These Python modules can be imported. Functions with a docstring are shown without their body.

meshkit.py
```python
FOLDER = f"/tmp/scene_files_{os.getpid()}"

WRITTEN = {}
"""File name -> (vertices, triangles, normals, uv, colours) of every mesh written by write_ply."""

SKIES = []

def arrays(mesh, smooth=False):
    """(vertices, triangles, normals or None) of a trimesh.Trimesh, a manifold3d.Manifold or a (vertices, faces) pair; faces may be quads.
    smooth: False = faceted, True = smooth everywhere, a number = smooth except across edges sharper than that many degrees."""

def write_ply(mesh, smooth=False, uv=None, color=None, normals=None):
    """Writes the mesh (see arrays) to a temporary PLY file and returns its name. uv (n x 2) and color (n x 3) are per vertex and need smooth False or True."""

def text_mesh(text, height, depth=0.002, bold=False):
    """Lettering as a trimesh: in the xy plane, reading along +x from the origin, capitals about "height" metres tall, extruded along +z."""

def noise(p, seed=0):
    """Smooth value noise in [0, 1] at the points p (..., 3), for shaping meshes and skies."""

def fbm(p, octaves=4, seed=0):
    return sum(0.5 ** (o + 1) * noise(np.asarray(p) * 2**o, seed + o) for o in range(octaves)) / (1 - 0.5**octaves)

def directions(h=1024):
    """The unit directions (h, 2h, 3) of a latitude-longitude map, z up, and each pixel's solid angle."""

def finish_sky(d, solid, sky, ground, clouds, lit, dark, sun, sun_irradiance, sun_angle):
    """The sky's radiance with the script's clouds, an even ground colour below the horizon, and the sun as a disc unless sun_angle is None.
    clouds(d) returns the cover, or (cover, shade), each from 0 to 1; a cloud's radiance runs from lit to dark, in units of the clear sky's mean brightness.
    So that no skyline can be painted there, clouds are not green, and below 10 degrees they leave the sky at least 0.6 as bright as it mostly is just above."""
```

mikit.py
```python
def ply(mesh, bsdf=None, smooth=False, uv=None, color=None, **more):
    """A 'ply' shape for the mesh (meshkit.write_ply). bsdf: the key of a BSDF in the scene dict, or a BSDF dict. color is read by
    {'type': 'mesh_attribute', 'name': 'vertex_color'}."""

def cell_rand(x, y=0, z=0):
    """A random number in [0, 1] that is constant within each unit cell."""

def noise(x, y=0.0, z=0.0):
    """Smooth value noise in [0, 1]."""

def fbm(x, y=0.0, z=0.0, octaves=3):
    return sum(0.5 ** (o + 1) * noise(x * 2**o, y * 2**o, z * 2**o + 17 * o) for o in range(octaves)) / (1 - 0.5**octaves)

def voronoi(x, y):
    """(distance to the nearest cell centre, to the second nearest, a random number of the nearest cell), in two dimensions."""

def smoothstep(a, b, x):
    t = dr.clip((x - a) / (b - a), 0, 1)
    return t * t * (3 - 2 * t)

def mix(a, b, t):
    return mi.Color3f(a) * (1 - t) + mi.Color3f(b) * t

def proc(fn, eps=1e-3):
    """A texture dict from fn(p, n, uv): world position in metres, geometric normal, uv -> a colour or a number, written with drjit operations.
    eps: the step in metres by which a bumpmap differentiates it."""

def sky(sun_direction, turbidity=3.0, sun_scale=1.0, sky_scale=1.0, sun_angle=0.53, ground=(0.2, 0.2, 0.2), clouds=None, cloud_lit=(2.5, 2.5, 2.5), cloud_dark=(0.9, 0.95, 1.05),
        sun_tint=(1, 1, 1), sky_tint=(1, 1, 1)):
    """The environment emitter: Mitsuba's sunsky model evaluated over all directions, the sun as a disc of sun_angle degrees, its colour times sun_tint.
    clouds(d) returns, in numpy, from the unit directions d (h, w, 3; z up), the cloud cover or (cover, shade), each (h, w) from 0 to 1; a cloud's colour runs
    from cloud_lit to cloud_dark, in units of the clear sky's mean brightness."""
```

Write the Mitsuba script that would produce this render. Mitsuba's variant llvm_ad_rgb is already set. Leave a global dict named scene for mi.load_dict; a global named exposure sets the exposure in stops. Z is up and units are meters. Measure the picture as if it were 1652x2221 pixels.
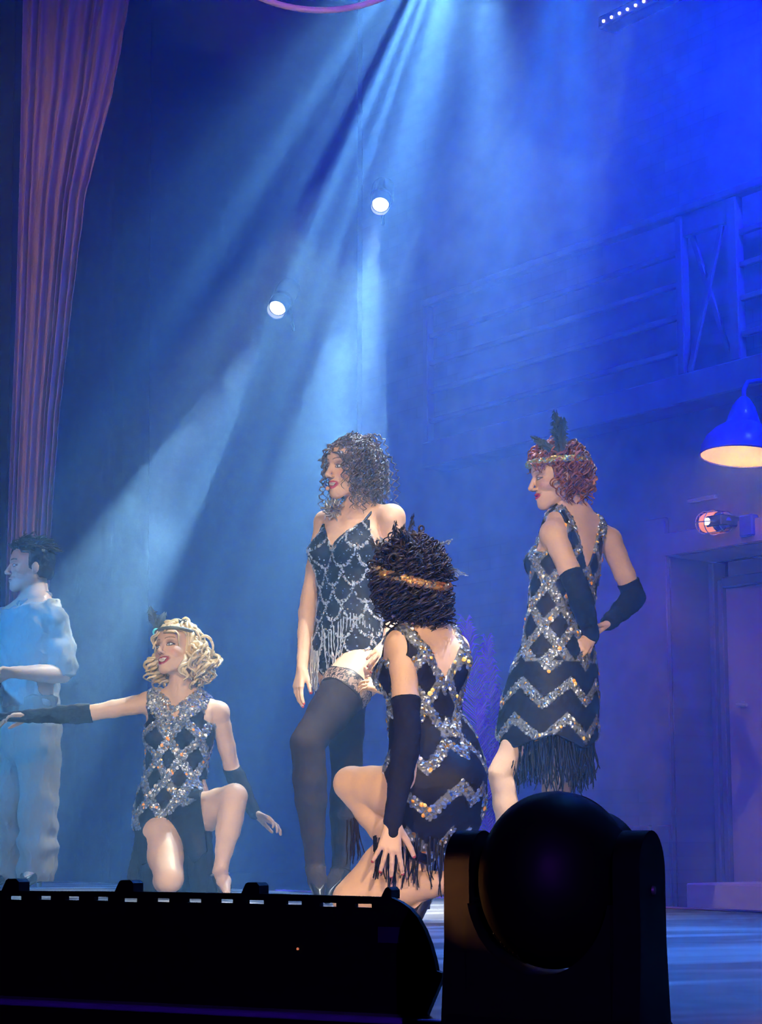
import math, random
import numpy as np, trimesh, mitsuba as mi, drjit as dr, mikit, meshkit
from mikit import noise, fbm, smoothstep, mix
from shapely.geometry import Polygon, box as sbox, Point
from shapely.ops import unary_union
from shapely import affinity
import manifold3d as m3

T = mi.ScalarTransform4f
scene, labels = {}, {}
W_IMG, H_IMG, FPX = 1652, 2221, 4300.0
PITCH, CAMZ = math.radians(9.17), 0.281
CP, SP = math.cos(PITCH), math.sin(PITCH)

# ------------------------------------------------------------------ camera, haze, lights, exposure
exposure = 4.0
DIM = 2.0 ** -exposure          # every lamp below is given in display units and dimmed by the exposure
scene['camera'] = {'type': 'perspective', 'fov': math.degrees(2 * math.atan(W_IMG / 2 / FPX)), 'fov_axis': 'x', 'near_clip': 0.05, 'far_clip': 100.0,
                   'to_world': T().look_at(origin=[0, 0, CAMZ], target=[0, CP, CAMZ + SP], up=[0, 0, 1])}
HAZE_ALBEDO = (0.23, 0.55, 0.95)
HAZE_DENSITY = ((3.6, 0.03), (6.0, 0.035), (8.0, 0.06), (9.4, 0.19), (10.8, 0.26), (14.2, 0.26))   # depth in metres, extinction per metre: thicker upstage
HX0, HX1, HY0, HY1, HZ0, HZ1 = -6.6, 6.2, 3.95, 13.80, -0.36, 6.56
_hy = HY0 + (np.arange(64) + 0.5) / 64 * (HY1 - HY0)
_hs = np.interp(_hy, *zip(*HAZE_DENSITY)).astype(np.float32)
scene['haze_medium'] = {'type': 'heterogeneous', 'albedo': {'type': 'constvolume', 'value': {'type': 'rgb', 'value': list(HAZE_ALBEDO)}},
                        'sigma_t': {'type': 'gridvolume', 'grid': mi.VolumeGrid(np.ascontiguousarray(np.broadcast_to(_hs[None, :, None, None], (2, 64, 2, 1)))), 'filter_type': 'trilinear',
                                    'to_world': T().translate([HX0, HY0, HZ0]).scale([HX1 - HX0, HY1 - HY0, HZ1 - HZ0])},
                        'phase': {'type': 'hg', 'g': 0.5}}


def ray(px, py):
    u, v = (px - W_IMG / 2) / FPX, (H_IMG / 2 - py) / FPX
    return np.array([u, CP - v * SP, SP + v * CP])


def P(px, py, Y):
    """The point at depth Y metres on the line of sight of a pixel."""
    d = ray(px, py)
    return np.array([0, 0, CAMZ]) + d * (Y / d[1])


def onplane(px, py, origin, normal):
    d = ray(px, py); c = np.array([0, 0, CAMZ])
    return c + d * (np.dot(np.asarray(origin) - c, normal) / np.dot(d, normal))


def onz(px, py, z=0.0):
    return onplane(px, py, [0, 0, z], [0, 0, 1])


def gobo(scale, seed, lo, hi, floor_):
    """A bar gobo: uneven slots side by side, so that the beam falls in sheets."""
    def fn(p, n, uv):
        v = fbm(uv.x * scale + seed, 3.7 * seed, uv.y * 0.5, 2)
        return floor_ + (1 - floor_) * smoothstep(lo, hi, v)
    return mikit.proc(fn)


TO_HOUSE = [0, -1, -0.5]      # the slots of the bar gobos lie in the direction of the audience


def spot(name, pos, target, rgb, power, cutoff, beam=None, tex=None, weight=1.0, up=None):
    pos, target = np.asarray(pos, float), np.asarray(target, float)
    up = up or ([0, 0, 1] if abs(target[2] - pos[2]) < 0.95 * np.linalg.norm(target - pos) else [0, 1, 0])
    d = {'type': 'spot', 'to_world': T().look_at(origin=pos.tolist(), target=target.tolist(), up=up),
         'intensity': {'type': 'rgb', 'value': [float(DIM * power * c) for c in rgb]}, 'cutoff_angle': float(cutoff), 'beam_width': float(beam or cutoff * 0.75),
         'sampling_weight': float(weight)}
    if tex: d['texture'] = tex
    scene[name] = d


# the two back lights seen in the picture (their bodies are built below)
LAMP_A, LAMP_A_AIM = P(825, 443, 12.6), P(650, 1400, 7.9)
LAMP_B, LAMP_B_AIM = P(602, 667, 12.6), P(140, 1450, 8.9)
dA = (LAMP_A_AIM - LAMP_A) / np.linalg.norm(LAMP_A_AIM - LAMP_A)
dB = (LAMP_B_AIM - LAMP_B) / np.linalg.norm(LAMP_B_AIM - LAMP_B)
spot('beam_a', LAMP_A + dA * 0.06, LAMP_A_AIM, (0.95, 1.0, 0.93), 850, 4.0, 3.4, gobo(4, 1.3, 0.35, 0.6, 0.35), 6)
spot('beam_b', LAMP_B + dB * 0.06, LAMP_B_AIM, (1.0, 1.0, 0.85), 620, 4.3, 3.7, gobo(4, 5.1, 0.35, 0.6, 0.35), 6)
# moving heads above the frame: fans of beams broken up by their gobos
HEAD_A = P(1040, -330, 9.3)
spot('beam_fan', HEAD_A, P(640, 900, 8.6), (0.66, 0.88, 1.0), 170, 25, 19, gobo(38, 2.2, 0.44, 0.58, 0.05), 8, up=TO_HOUSE)
HEAD_B = P(1265, -330, 9.8)
spot('beam_blue', HEAD_B, P(1120, 1000, 9.4), (0.03, 0.32, 1.0), 150, 9, 7.5, gobo(17, 8.4, 0.40, 0.60, 0.15), 5, up=TO_HOUSE)
# blue and violet washes on the set wall and the drapes
spot('wash_blue', [2.6, 8.2, 5.2], [1.2, 10.8, 3.4], (0.015, 0.03, 1.0), 250, 34, 22, None, 3)
spot('wash_violet', [-1.0, 6.0, 4.6], [1.8, 10.8, 0.5], (0.36, 0.03, 1.0), 125, 16, 11, None, 1.5)
spot('wash_drapes', [1.5, 6.2, 4.8], [-1.9, 11.5, 4.0], (0.12, 0.01, 1.0), 45, 30, 22, None, 1.5)
# overhead whites that rim the performers, blue on the front of the stage
spot('top_white', [1.25, 5.5, 5.5], P(860, 1330, 7.0), (1.0, 0.97, 0.84), 360, 11, 7, None, 1.8)
spot('rim_back', [1.35, 9.1, 5.3], P(870, 1200, 7.75), (1.0, 0.99, 0.90), 170, 10, 7, None, 1.5)
spot('top_left', [0.45, 9.7, 4.4], P(235, 1530, 9.1), (1.0, 0.95, 0.60), 150, 14, 11, None, 1.5)
spot('floor_blue', [1.9, 6.8, 5.2], [0.95, 5.0, 0.0], (0.05, 0.26, 1.0), 230, 22, 11, None, 1)
# front of house, warm, on the performers; cyan from the left on the man; pink on the drape
spot('front_warm', [2.2, -6.0, 4.2], [0.02, 7.4, 0.72], (1.0, 0.74, 0.43), 430, 6.0, 4.2, None, 2)
spot('front_left', [-3.2, -5.0, 3.6], [-0.10, 8.0, 0.90], (1.0, 0.72, 0.44), 390, 7.0, 5.5, None, 1.5)
spot('side_cyan', [-3.4, 7.6, 1.9], [-1.70, 9.5, 0.85], (0.05, 0.38, 1.0), 60, 18, 10, None, 1)
spot('door_patch', [2.6, 6.8, 2.6], [2.12, 11.2, 0.02], (0.85, 0.78, 0.95), 30, 5, 3.5, None, 0.4)  # added spot, throws a pale patch on the lower door and step
spot('lip_violet', [0.5, -1.0, 1.2], [-0.35, 3.15, -0.01], (0.25, 0.04, 1.0), 9, 14, 11, None, 0.4)  # added spot with no lamp seen, tints the stage nosing violet
spot('hoop_pink', [-0.6, 4.4, 2.2], P(700, 20, 8.6), (1.0, 0.62, 0.66), 34, 7, 5, None, 0.4)  # added spot without a fixture, brightens the hoop alone
spot('drape_pink', [-3.6, 5.0, 3.4], [-1.85, 10.4, 3.0], (1.0, 0.50, 0.42), 75, 20, 12, None, 1)

# ------------------------------------------------------------------ helpers: names, meshes
def numbered(name):
    if name not in USED:
        USED.add(name); return name
    k = 1
    while f'{name}_{k:03d}' in USED: k += 1
    USED.add(f'{name}_{k:03d}'); return f'{name}_{k:03d}'
USED = set()


def thing(name, label=None, cat=None, group=None, kind=None):
    key = numbered(name); d = {}
    if label: d['label'] = label
    if cat: d['category'] = cat
    if group: d['group'] = group
    if kind: d['kind'] = kind
    labels[key] = d
    return key


def put(name, mesh, bsdf, parent=None, smooth=False, label=None, kind=None, color=None, **more):
    """One entry of the scene, a part of parent."""
    key = numbered(f'{parent}__{name}' if parent else name)
    scene[key] = mikit.ply(mesh, bsdf, smooth=smooth, color=color, **more)
    if label or kind:
        labels[key] = {k: v for k, v in (('label', label), ('kind', kind)) if v}
    return key


def top(name, mesh, bsdf, label=None, cat=None, group=None, kind=None, smooth=False, color=None):
    """A thing that is one mesh."""
    key = thing(name, label, cat, group, kind)
    scene[key] = mikit.ply(mesh, bsdf, smooth=smooth, color=color)
    return key


def cat_(ms):
    return trimesh.util.concatenate(ms)


def bx(x0, x1, y0, y1, z0, z1, ch=0.0):
    """A box, its edges chamfered by ch."""
    if ch <= 0:
        b = trimesh.creation.box(extents=[x1 - x0, y1 - y0, z1 - z0]); b.apply_translation([(x0 + x1) / 2, (y0 + y1) / 2, (z0 + z1) / 2]); return b
    pts = []
    for sx in (0, 1):
        for sy in (0, 1):
            for sz in (0, 1):
                c = np.array([(x0, x1)[sx], (y0, y1)[sy], (z0, z1)[sz]], float); s = np.array([1 - 2 * sx, 1 - 2 * sy, 1 - 2 * sz]) * ch
                for k in range(3):
                    q = c + s; q[k] = c[k]; pts.append(q)
    return trimesh.convex.convex_hull(np.array(pts))


def extrude(poly, depth):
    return trimesh.creation.extrude_polygon(poly, depth, engine='earcut')


def frame(mesh, o, x, y, z):
    m = np.eye(4); m[:3, 0], m[:3, 1], m[:3, 2], m[:3, 3] = x, y, z, o
    mesh = mesh.copy(); mesh.apply_transform(m)
    return mesh


def unit(v):
    v = np.asarray(v, float); return v / max(np.linalg.norm(v), 1e-12)


def tube(pts, r, n=8, caps=True):
    """A tube along pts; r one radius or one per point."""
    pts = np.asarray(pts, float); m = len(pts); r = np.broadcast_to(np.asarray(r, float), m)
    t = np.gradient(pts, axis=0); t /= np.linalg.norm(t, axis=1, keepdims=True) + 1e-12
    a = np.cross(t[0], [0, 0, 1.0]); a = np.cross(t[0], [1.0, 0, 0]) if np.linalg.norm(a) < 1e-3 else a
    a = unit(a); ang = np.arange(n) * 2 * np.pi / n; V = []
    for i in range(m):
        a = unit(a - t[i] * np.dot(a, t[i])); b = np.cross(t[i], a)
        V.append(pts[i] + r[i] * (np.cos(ang)[:, None] * a + np.sin(ang)[:, None] * b))
    V = np.vstack(V); i = np.arange(n); F = []
    for k in range(m - 1):
        p, q = k * n + i, k * n + (i + 1) % n
        F += [np.stack([p, q, q + n], 1), np.stack([p, q + n, p + n], 1)]
    if caps:
        V = np.vstack([V, pts[:1], pts[-1:]])
        F += [np.stack([(i + 1) % n, i, 0 * i + m * n], 1), np.stack([(m - 1) * n + i, (m - 1) * n + (i + 1) % n, 0 * i + m * n + 1], 1)]
    return trimesh.Trimesh(V, np.vstack(F), process=False)


def lathe(prof, n=48):
    """prof: (radius, height) points, around z."""
    m = trimesh.creation.revolve(np.asarray(prof, float), sections=n)
    if m.volume < 0: m.invert()
    return m


def align(mesh, o, d):
    """z of the mesh along d, origin at o."""
    z = unit(d); x = np.cross(z, [0, 0, 1.0]); x = np.array([1.0, 0, 0]) if np.linalg.norm(x) < 1e-4 else unit(x)
    return frame(mesh, o, x, np.cross(z, x), z)


def rgb(*c):
    return {'type': 'rgb', 'value': list(c)}


def glow(*c):
    return rgb(*[float(DIM * v) for v in c])


def mat(name, base, rough=0.5, metal=0.0, spec=0.5, two=True, bump=None, bscale=1.0, **kw):
    b = {'type': 'principled', 'base_color': rgb(*base) if isinstance(base, tuple) else base, 'roughness': rough, 'metallic': metal, 'specular': spec, **kw}
    if bump is not None:
        b = {'type': 'bumpmap', 'arbitrary': bump, 'scale': bscale, 'bsdf': b}
    scene[name] = {'type': 'twosided', 'bsdf': b} if two else b


VCOL = {'type': 'mesh_attribute', 'name': 'vertex_color'}
mat('skin', VCOL, 0.48, spec=0.35)
mat('cloth', VCOL, 0.85, spec=0.15)
mat('satin', VCOL, 0.45, spec=0.5)
mat('hair', VCOL, 0.36, spec=0.55)
mat('feather', VCOL, 0.6, spec=0.4)
mat('sequin', VCOL, 0.22, metal=0.9)
mat('black_plastic', (0.006, 0.006, 0.007), 0.5, spec=0.3)
mat('black_metal', (0.015, 0.015, 0.017), 0.4, spec=0.6)
mat('grey_metal', (0.25, 0.25, 0.26), 0.35, metal=0.8)
mat('chrome', (0.75, 0.75, 0.75), 0.18, metal=1.0)


def stage_floor(p, n, uv):
    v = fbm(p.x * 1.3 + p.y * 0.4, p.y * 5.0 - p.x * 2.2, 0, 3)
    s = fbm(p.x * 14, p.y * 14, 3, 2)
    return mix(mi.Color3f(0.10, 0.11, 0.14), mi.Color3f(0.34, 0.36, 0.40), smoothstep(0.35, 0.75, v) * 0.8 + 0.2 * s)


def floor_rough(p, n, uv):
    return 0.22 + 0.3 * fbm(p.x * 2.0 + 5, p.y * 6.0, 1, 3)


mat('floor_paint', mikit.proc(stage_floor), mikit.proc(floor_rough), spec=0.5)
mat('floor_dark', (0.03, 0.03, 0.035), 0.6)
mat('violet_glow_tint', (0.20, 0.10, 0.55), 0.4)  # violet light on the stage edges, given as base colour


def plaster(p, n, uv):
    a = p.x * 0.577 - p.y * 0.817
    row = p.z / 0.075; k = dr.floor(row)
    c = a / 0.225 + 0.5 * (k - 2 * dr.floor(k / 2))
    fx, fz = c - dr.floor(c), row - k
    joint = dr.maximum(smoothstep(0.93, 0.98, fx), smoothstep(0.86, 0.95, fz))
    tone = 0.95 + 0.08 * mikit.cell_rand(dr.floor(c), k, 0)
    worn = smoothstep(0.42, 0.6, fbm(a * 1.1, p.z * 1.1, 2, 3))
    col = mix(mi.Color3f(0.26, 0.21, 0.23), mi.Color3f(0.22, 0.18, 0.19) * tone, worn)
    return col * (1 - 0.07 * joint * worn) * (0.85 + 0.3 * fbm(a * 6, p.z * 6, 4, 3))


mat('brick_plaster', mikit.proc(plaster), 0.8, spec=0.2)
mat('set_timber', mikit.proc(lambda p, n, uv: mix(mi.Color3f(0.17, 0.15, 0.18), mi.Color3f(0.24, 0.21, 0.24), fbm(p.x * 9, p.y * 9, p.z * 2, 3))), 0.7)
mat('door_paint', mikit.proc(lambda p, n, uv: mix(mi.Color3f(0.30, 0.22, 0.27), mi.Color3f(0.42, 0.33, 0.38), fbm(p.x * 3, p.y * 3, p.z * 1.2, 3))), 0.6)
mat('step_paint', mikit.proc(lambda p, n, uv: mix(mi.Color3f(0.38, 0.37, 0.36), mi.Color3f(0.55, 0.54, 0.52), fbm(p.x * 4, p.y * 4, p.z * 6, 3))), 0.6)
mat('velvet', (0.012, 0.010, 0.03), 0.9, spec=0.1, sheen=0.6)
mat('linen', mikit.proc(lambda p, n, uv: mix(mi.Color3f(0.34, 0.24, 0.27), mi.Color3f(0.50, 0.37, 0.40), fbm(p.x * 30, p.y * 30, p.z * 3, 2))), 0.85, spec=0.1)
mat('hoop_paint', (0.55, 0.36, 0.36), 0.5)
mat('enamel_blue', (0.04, 0.05, 0.35), 0.25, spec=0.7)
mat('enamel_cream', (0.80, 0.62, 0.40), 0.5)
mat('enamel_amber', (0.85, 0.52, 0.24), 0.5)

# ------------------------------------------------------------------ large structure
FRONT_L, FRONT_R = onz(0, 2165), onz(980, 2212)
e_front = unit((FRONT_R - FRONT_L))                       # along the stage edge, to the right
n_front = np.array([e_front[1], -e_front[0], 0])          # towards the audience
BACK_R = onz(1418, 1968)
d_wall = unit([-0.7153, 1.013, 0]); r_wall = -d_wall; q_wall = np.array([0.817, 0.577, 0]); q_wall = unit(q_wall - r_wall * np.dot(q_wall, r_wall))
fl = FRONT_L - e_front * 4.5; fr = FRONT_R + e_front * 2.2
b1, b0 = BACK_R + r_wall * 1.6, BACK_R + d_wall * 8.0
poly = Polygon([(fl[0], fl[1]), (fr[0], fr[1]), (b1[0], b1[1]), (b0[0], b0[1]), (-6.5, 14.0), (-6.5, fl[1])])
floor_mesh = extrude(poly, 0.12); floor_mesh.apply_translation([0, 0, -0.12])
top('floor', floor_mesh, 'floor_paint', 'dark blue painted stage floor with streaky glossy reflections', 'floor', kind='structure')
lower = extrude(Polygon([(-2, 4.2), (6.5, 4.2), (6.5, 14.4), (-7, 14.4)]), 0.05); lower.apply_translation([0, 0, -0.27])
top('floor_lower', lower, 'floor_dark', 'dark lower floor behind the stage platform', 'floor', kind='structure')
# nosing along the front, the violet light on it put into its colour too
nose = frame(bx(-5.0, 3.4, -0.02, 0.0, -0.009, 0.0, 0.002), FRONT_L, e_front, -n_front, [0, 0, 1])
top('trim_1', nose, 'violet_glow_tint', 'thin violet-lit nosing along the front edge of the stage', 'stage edge', kind='structure')
face = frame(bx(-5.0, 3.4, -0.015, 0.0, -1.0, -0.010), FRONT_L, e_front, -n_front, [0, 0, 1])
top('wall_stage_front', face, 'black_plastic', 'black front face of the stage below its edge', 'stage front', kind='structure')
# rear edge strip of the platform, a violet glow put into its colour
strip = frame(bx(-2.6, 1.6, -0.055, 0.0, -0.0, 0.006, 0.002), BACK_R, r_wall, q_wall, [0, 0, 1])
top('trim_2', strip, 'violet_glow_tint', 'strip along the rear edge of the stage floor, coloured as if in violet glow', 'edge strip', kind='structure')

WO = np.array([1.63, 11.3, -0.22])


def WL(mesh):
    """From the set wall's own axes (s to the right along it, q into it, z up) to the world."""
    return frame(mesh, WO, r_wall, q_wall, [0, 0, 1])


def wpt(px, py, q=0.0):
    p = onplane(px, py, WO + q_wall * q, q_wall) - WO
    return np.array([np.dot(p, r_wall), np.dot(p, q_wall), p[2]])


s_door0, z_lint = wpt(1453, 1209)[0], wpt(1453, 1209)[2]
s_door1 = s_door0 + 1.30
S0, S1 = -3.12, 2.6
SB = -2.05          # the balcony's far end
ZTOP = 6.55
wall = cat_([bx(S0, s_door0, 0, 0.36, 0, ZTOP), bx(s_door1, S1, 0, 0.36, 0, ZTOP), bx(s_door0, s_door1, 0, 0.36, z_lint, ZTOP)])
key = thing('wall_set', 'worn plastered brick set wall lit deep blue and violet', 'wall', kind='structure')
scene[key] = mikit.ply(WL(wall), 'brick_plaster')
# pilaster left of the doorway, lintel band, plinth, ledge
sp0 = wpt(1410, 1300)[0]
put('pilaster', WL(bx(sp0, s_door0 - 0.002, -0.035, -0.001, 0, wpt(1420, 1128)[2], 0.006)), 'brick_plaster', 'wall_set')
put('lintel_band', WL(bx(sp0, s_door1 + 0.15, -0.035, -0.001, z_lint + 0.002, wpt(1420, 1160)[2] - 0.01, 0.006)), 'brick_plaster', 'wall_set')
zp = wpt(1380, 1790)[2]
put('plinth', WL(cat_([bx(S0, sp0 - 0.004, -0.05, -0.001, 0, zp, 0.006), bx(s_door0 - 0.10, s_door0 + 0.0, -0.055, -0.036, 0, zp, 0.006)])), 'brick_plaster', 'wall_set')
zs = wpt(1530, 1082)
put('ledge', WL(bx(zs[0] - 0.12, zs[0] + 0.10, -0.03, -0.001, zs[2] - 0.012, zs[2] + 0.012, 0.004)), 'step_paint', 'wall_set')
# door inside the recess
dk = thing('door_1', 'violet-lit plain door deep in its recess with a small lever handle', 'door', kind='structure')
QD = 0.33
j0 = s_door0 + 0.012
frame_w = 0.10
sd0, sd1 = wpt(1578, 1500, QD)[0], s_door1 - frame_w
zd = wpt(1600, 1272, QD)[2]
put('frame', WL(cat_([bx(sd0 - 0.09, sd0 - 0.045, QD - 0.05, QD + 0.06, 0.0, z_lint - 0.01, 0.008), bx(sd0 - 0.042, sd0, QD - 0.025, QD + 0.06, 0.0, zd + 0.05, 0.006),
                      bx(sd1, sd1 + frame_w - 0.012, QD - 0.03, QD + 0.06, 0, z_lint - 0.01, 0.006), bx(sd0, sd1, QD - 0.03, QD + 0.06, zd, zd + 0.06, 0.006)])), 'set_timber', dk)
put('leaf', WL(bx(sd0 + 0.004, sd1 - 0.004, QD, QD + 0.045, 0.11, zd - 0.004, 0.004)), 'door_paint', dk)
put('transom_panel', WL(bx(sd0 + 0.0, sd1, QD + 0.03, QD + 0.05, zd + 0.06, z_lint - 0.01)), 'door_paint', dk)
hp = wpt(1612, 1528, QD)
put('handle', WL(cat_([bx(hp[0] - 0.018, hp[0] + 0.018, QD - 0.012, QD - 0.001, hp[2] - 0.018, hp[2] + 0.018, 0.004),
                       tube([[hp[0], QD - 0.01, hp[2]], [hp[0], QD - 0.05, hp[2]], [hp[0] + 0.075, QD - 0.052, hp[2] - 0.008]], 0.011)])), 'step_paint', dk, label='small pale lever handle')
put('back', WL(bx(s_door0, s_door1, QD + 0.065, QD + 0.08, 0, z_lint)), 'black_plastic', dk)
# threshold step in front of the doorway
zt = wpt(1560, 1917, -0.25)[2]
ss = wpt(1490, 1940, -0.25)[0]
top('trim_3', WL(bx(ss, s_door1 + 0.2, -0.26, QD - 0.055, 0, zt, 0.008)), 'step_paint', 'pale grey doorstep in front of the recessed door', 'step', kind='structure')

# balcony on the wall: deck, posts, rails, crossed braces
QB = -0.22
bk = thing('balcony', 'timber balcony with rails and a crossed brace high on the set wall', 'balcony')
zdeck = wpt(1462, 815, QB)[2]
put('deck', WL(bx(SB, S1, QB, -0.002, zdeck - 0.17, zdeck, 0.008)), 'set_timber', bk)
posts = [(1462, 1477), (1575, 1597)]
prow = []
for i in range(0, 2):
    a, b = wpt(posts[i][0], 650, QB)[0], wpt(posts[i][1], 650, QB)[0]
    prow.append((a, b))
ztop = wpt(1470, 455, QB)[2]
span = prow[1][0] - prow[0][0]
more_posts = [(SB + 0.0, SB + 0.05), (prow[1][0] + 0.75, prow[1][1] + 0.75)]
for a, b in prow + more_posts:
    put('post', WL(bx(a, b, QB + 0.01, QB + 0.07, zdeck + 0.001, ztop - 0.03, 0.006)), 'set_timber', bk)
put('handrail', WL(bx(SB, S1, QB, QB + 0.08, ztop - 0.028, ztop + 0.022, 0.008)), 'set_timber', bk)
zr = [wpt(1462, y, QB)[2] for y in (546, 615, 686, 761)]
secs = [(more_posts[0][1], prow[0][0]), (prow[1][1], more_posts[1][0]), (more_posts[1][1], S1)]
for z in zr:
    for a, b in secs:
        put('rail', WL(bx(a + 0.001, b - 0.001, QB + 0.025, QB + 0.055, z - 0.016, z + 0.016, 0.004)), 'set_timber', bk)
put('panel_top', WL(bx(prow[0][1] + 0.001, prow[1][0] - 0.001, QB + 0.02, QB + 0.06, ztop - 0.16, ztop - 0.03, 0.004)), 'set_timber', bk)
x0, x1, za, zb = prow[0][1] + 0.004, prow[1][0] - 0.004, zdeck + 0.005, ztop - 0.165
for k, (p, q) in enumerate((((x0 + 0.02, za), (x1 - 0.045, zb)), ((x1 - 0.02, za), (x0 + 0.045, zb)))):
    dirv = np.array([q[0] - p[0], 0, q[1] - p[1]]); L = np.linalg.norm(dirv); dirv /= L
    br = bx(0, L, -0.01, 0.01, -0.017, 0.017, 0.003)
    br = frame(br, [p[0], QB + 0.03 + 0.022 * k, p[1]], dirv, [0, 1, 0], np.cross(dirv, [0, 1, 0]))
    put('brace', WL(br), 'set_timber', bk)

# pendant lamp on a bent arm
LP = wpt(1608, 990, -0.42)
lk = thing('pendant_lamp', 'dark blue enamel dome lamp glowing cream inside above the doorway', 'lamp')
R = 0.5 * (1694 - 1523) / FPX * 11.0
prof_o = [(R, 0.0), (R * 0.97, 0.05), (R * 0.86, 0.10), (R * 0.66, 0.145), (R * 0.50, 0.165), (R * 0.42, 0.18), (R * 0.36, 0.22), (R * 0.27, 0.275), (R * 0.16, 0.31), (0.02, 0.325), (0.0, 0.326)]
tilt = unit([0.10 * q_wall[0], 0.08, 1.0])
LPw = WO + r_wall * LP[0] + q_wall * LP[1] + np.array([0, 0, LP[2]])
put('shade', align(lathe(prof_o, 64), LPw, tilt), 'enamel_blue', lk, smooth=35)
prof_i = [(R * 0.985, 0.003), (R * 0.95, 0.05), (R * 0.84, 0.096), (R * 0.64, 0.14), (R * 0.40, 0.165), (0.0, 0.17)]
put('reflector', align(lathe(prof_i, 64), LPw, tilt), 'enamel_amber', lk, smooth=35, label='cream reflector inside the shade')
rim = np.array([[math.cos(a) * R, math.sin(a) * R, 0] for a in np.linspace(0, 2 * np.pi, 65)])
put('rim', align(tube(rim, 0.006, 6, False), LPw, tilt), 'enamel_blue', lk, smooth=True)
bulb = trimesh.creation.icosphere(2, 0.035); bulb.apply_translation(LPw + tilt * 0.095)
kb = put('bulb', bulb, 'enamel_cream', lk, smooth=True)
scene[kb]['emitter'] = {'type': 'area', 'radiance': glow(150, 80, 26), 'sampling_weight': 1.0}
topw = LPw + tilt * 0.325
qa = QB - LP[1] - 0.001
arm = [topw + tilt * -0.01, topw + [0, 0, 0.04], topw + np.array([0, 0, 0.085]) + q_wall * 0.03, topw + np.array([0, 0, 0.10]) + q_wall * 0.10 + r_wall * 0.02, topw + np.array([0, 0, 0.10]) + q_wall * qa + r_wall * 0.04]
put('arm', tube(arm, 0.013, 8), 'enamel_blue', lk, smooth=40)

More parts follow.
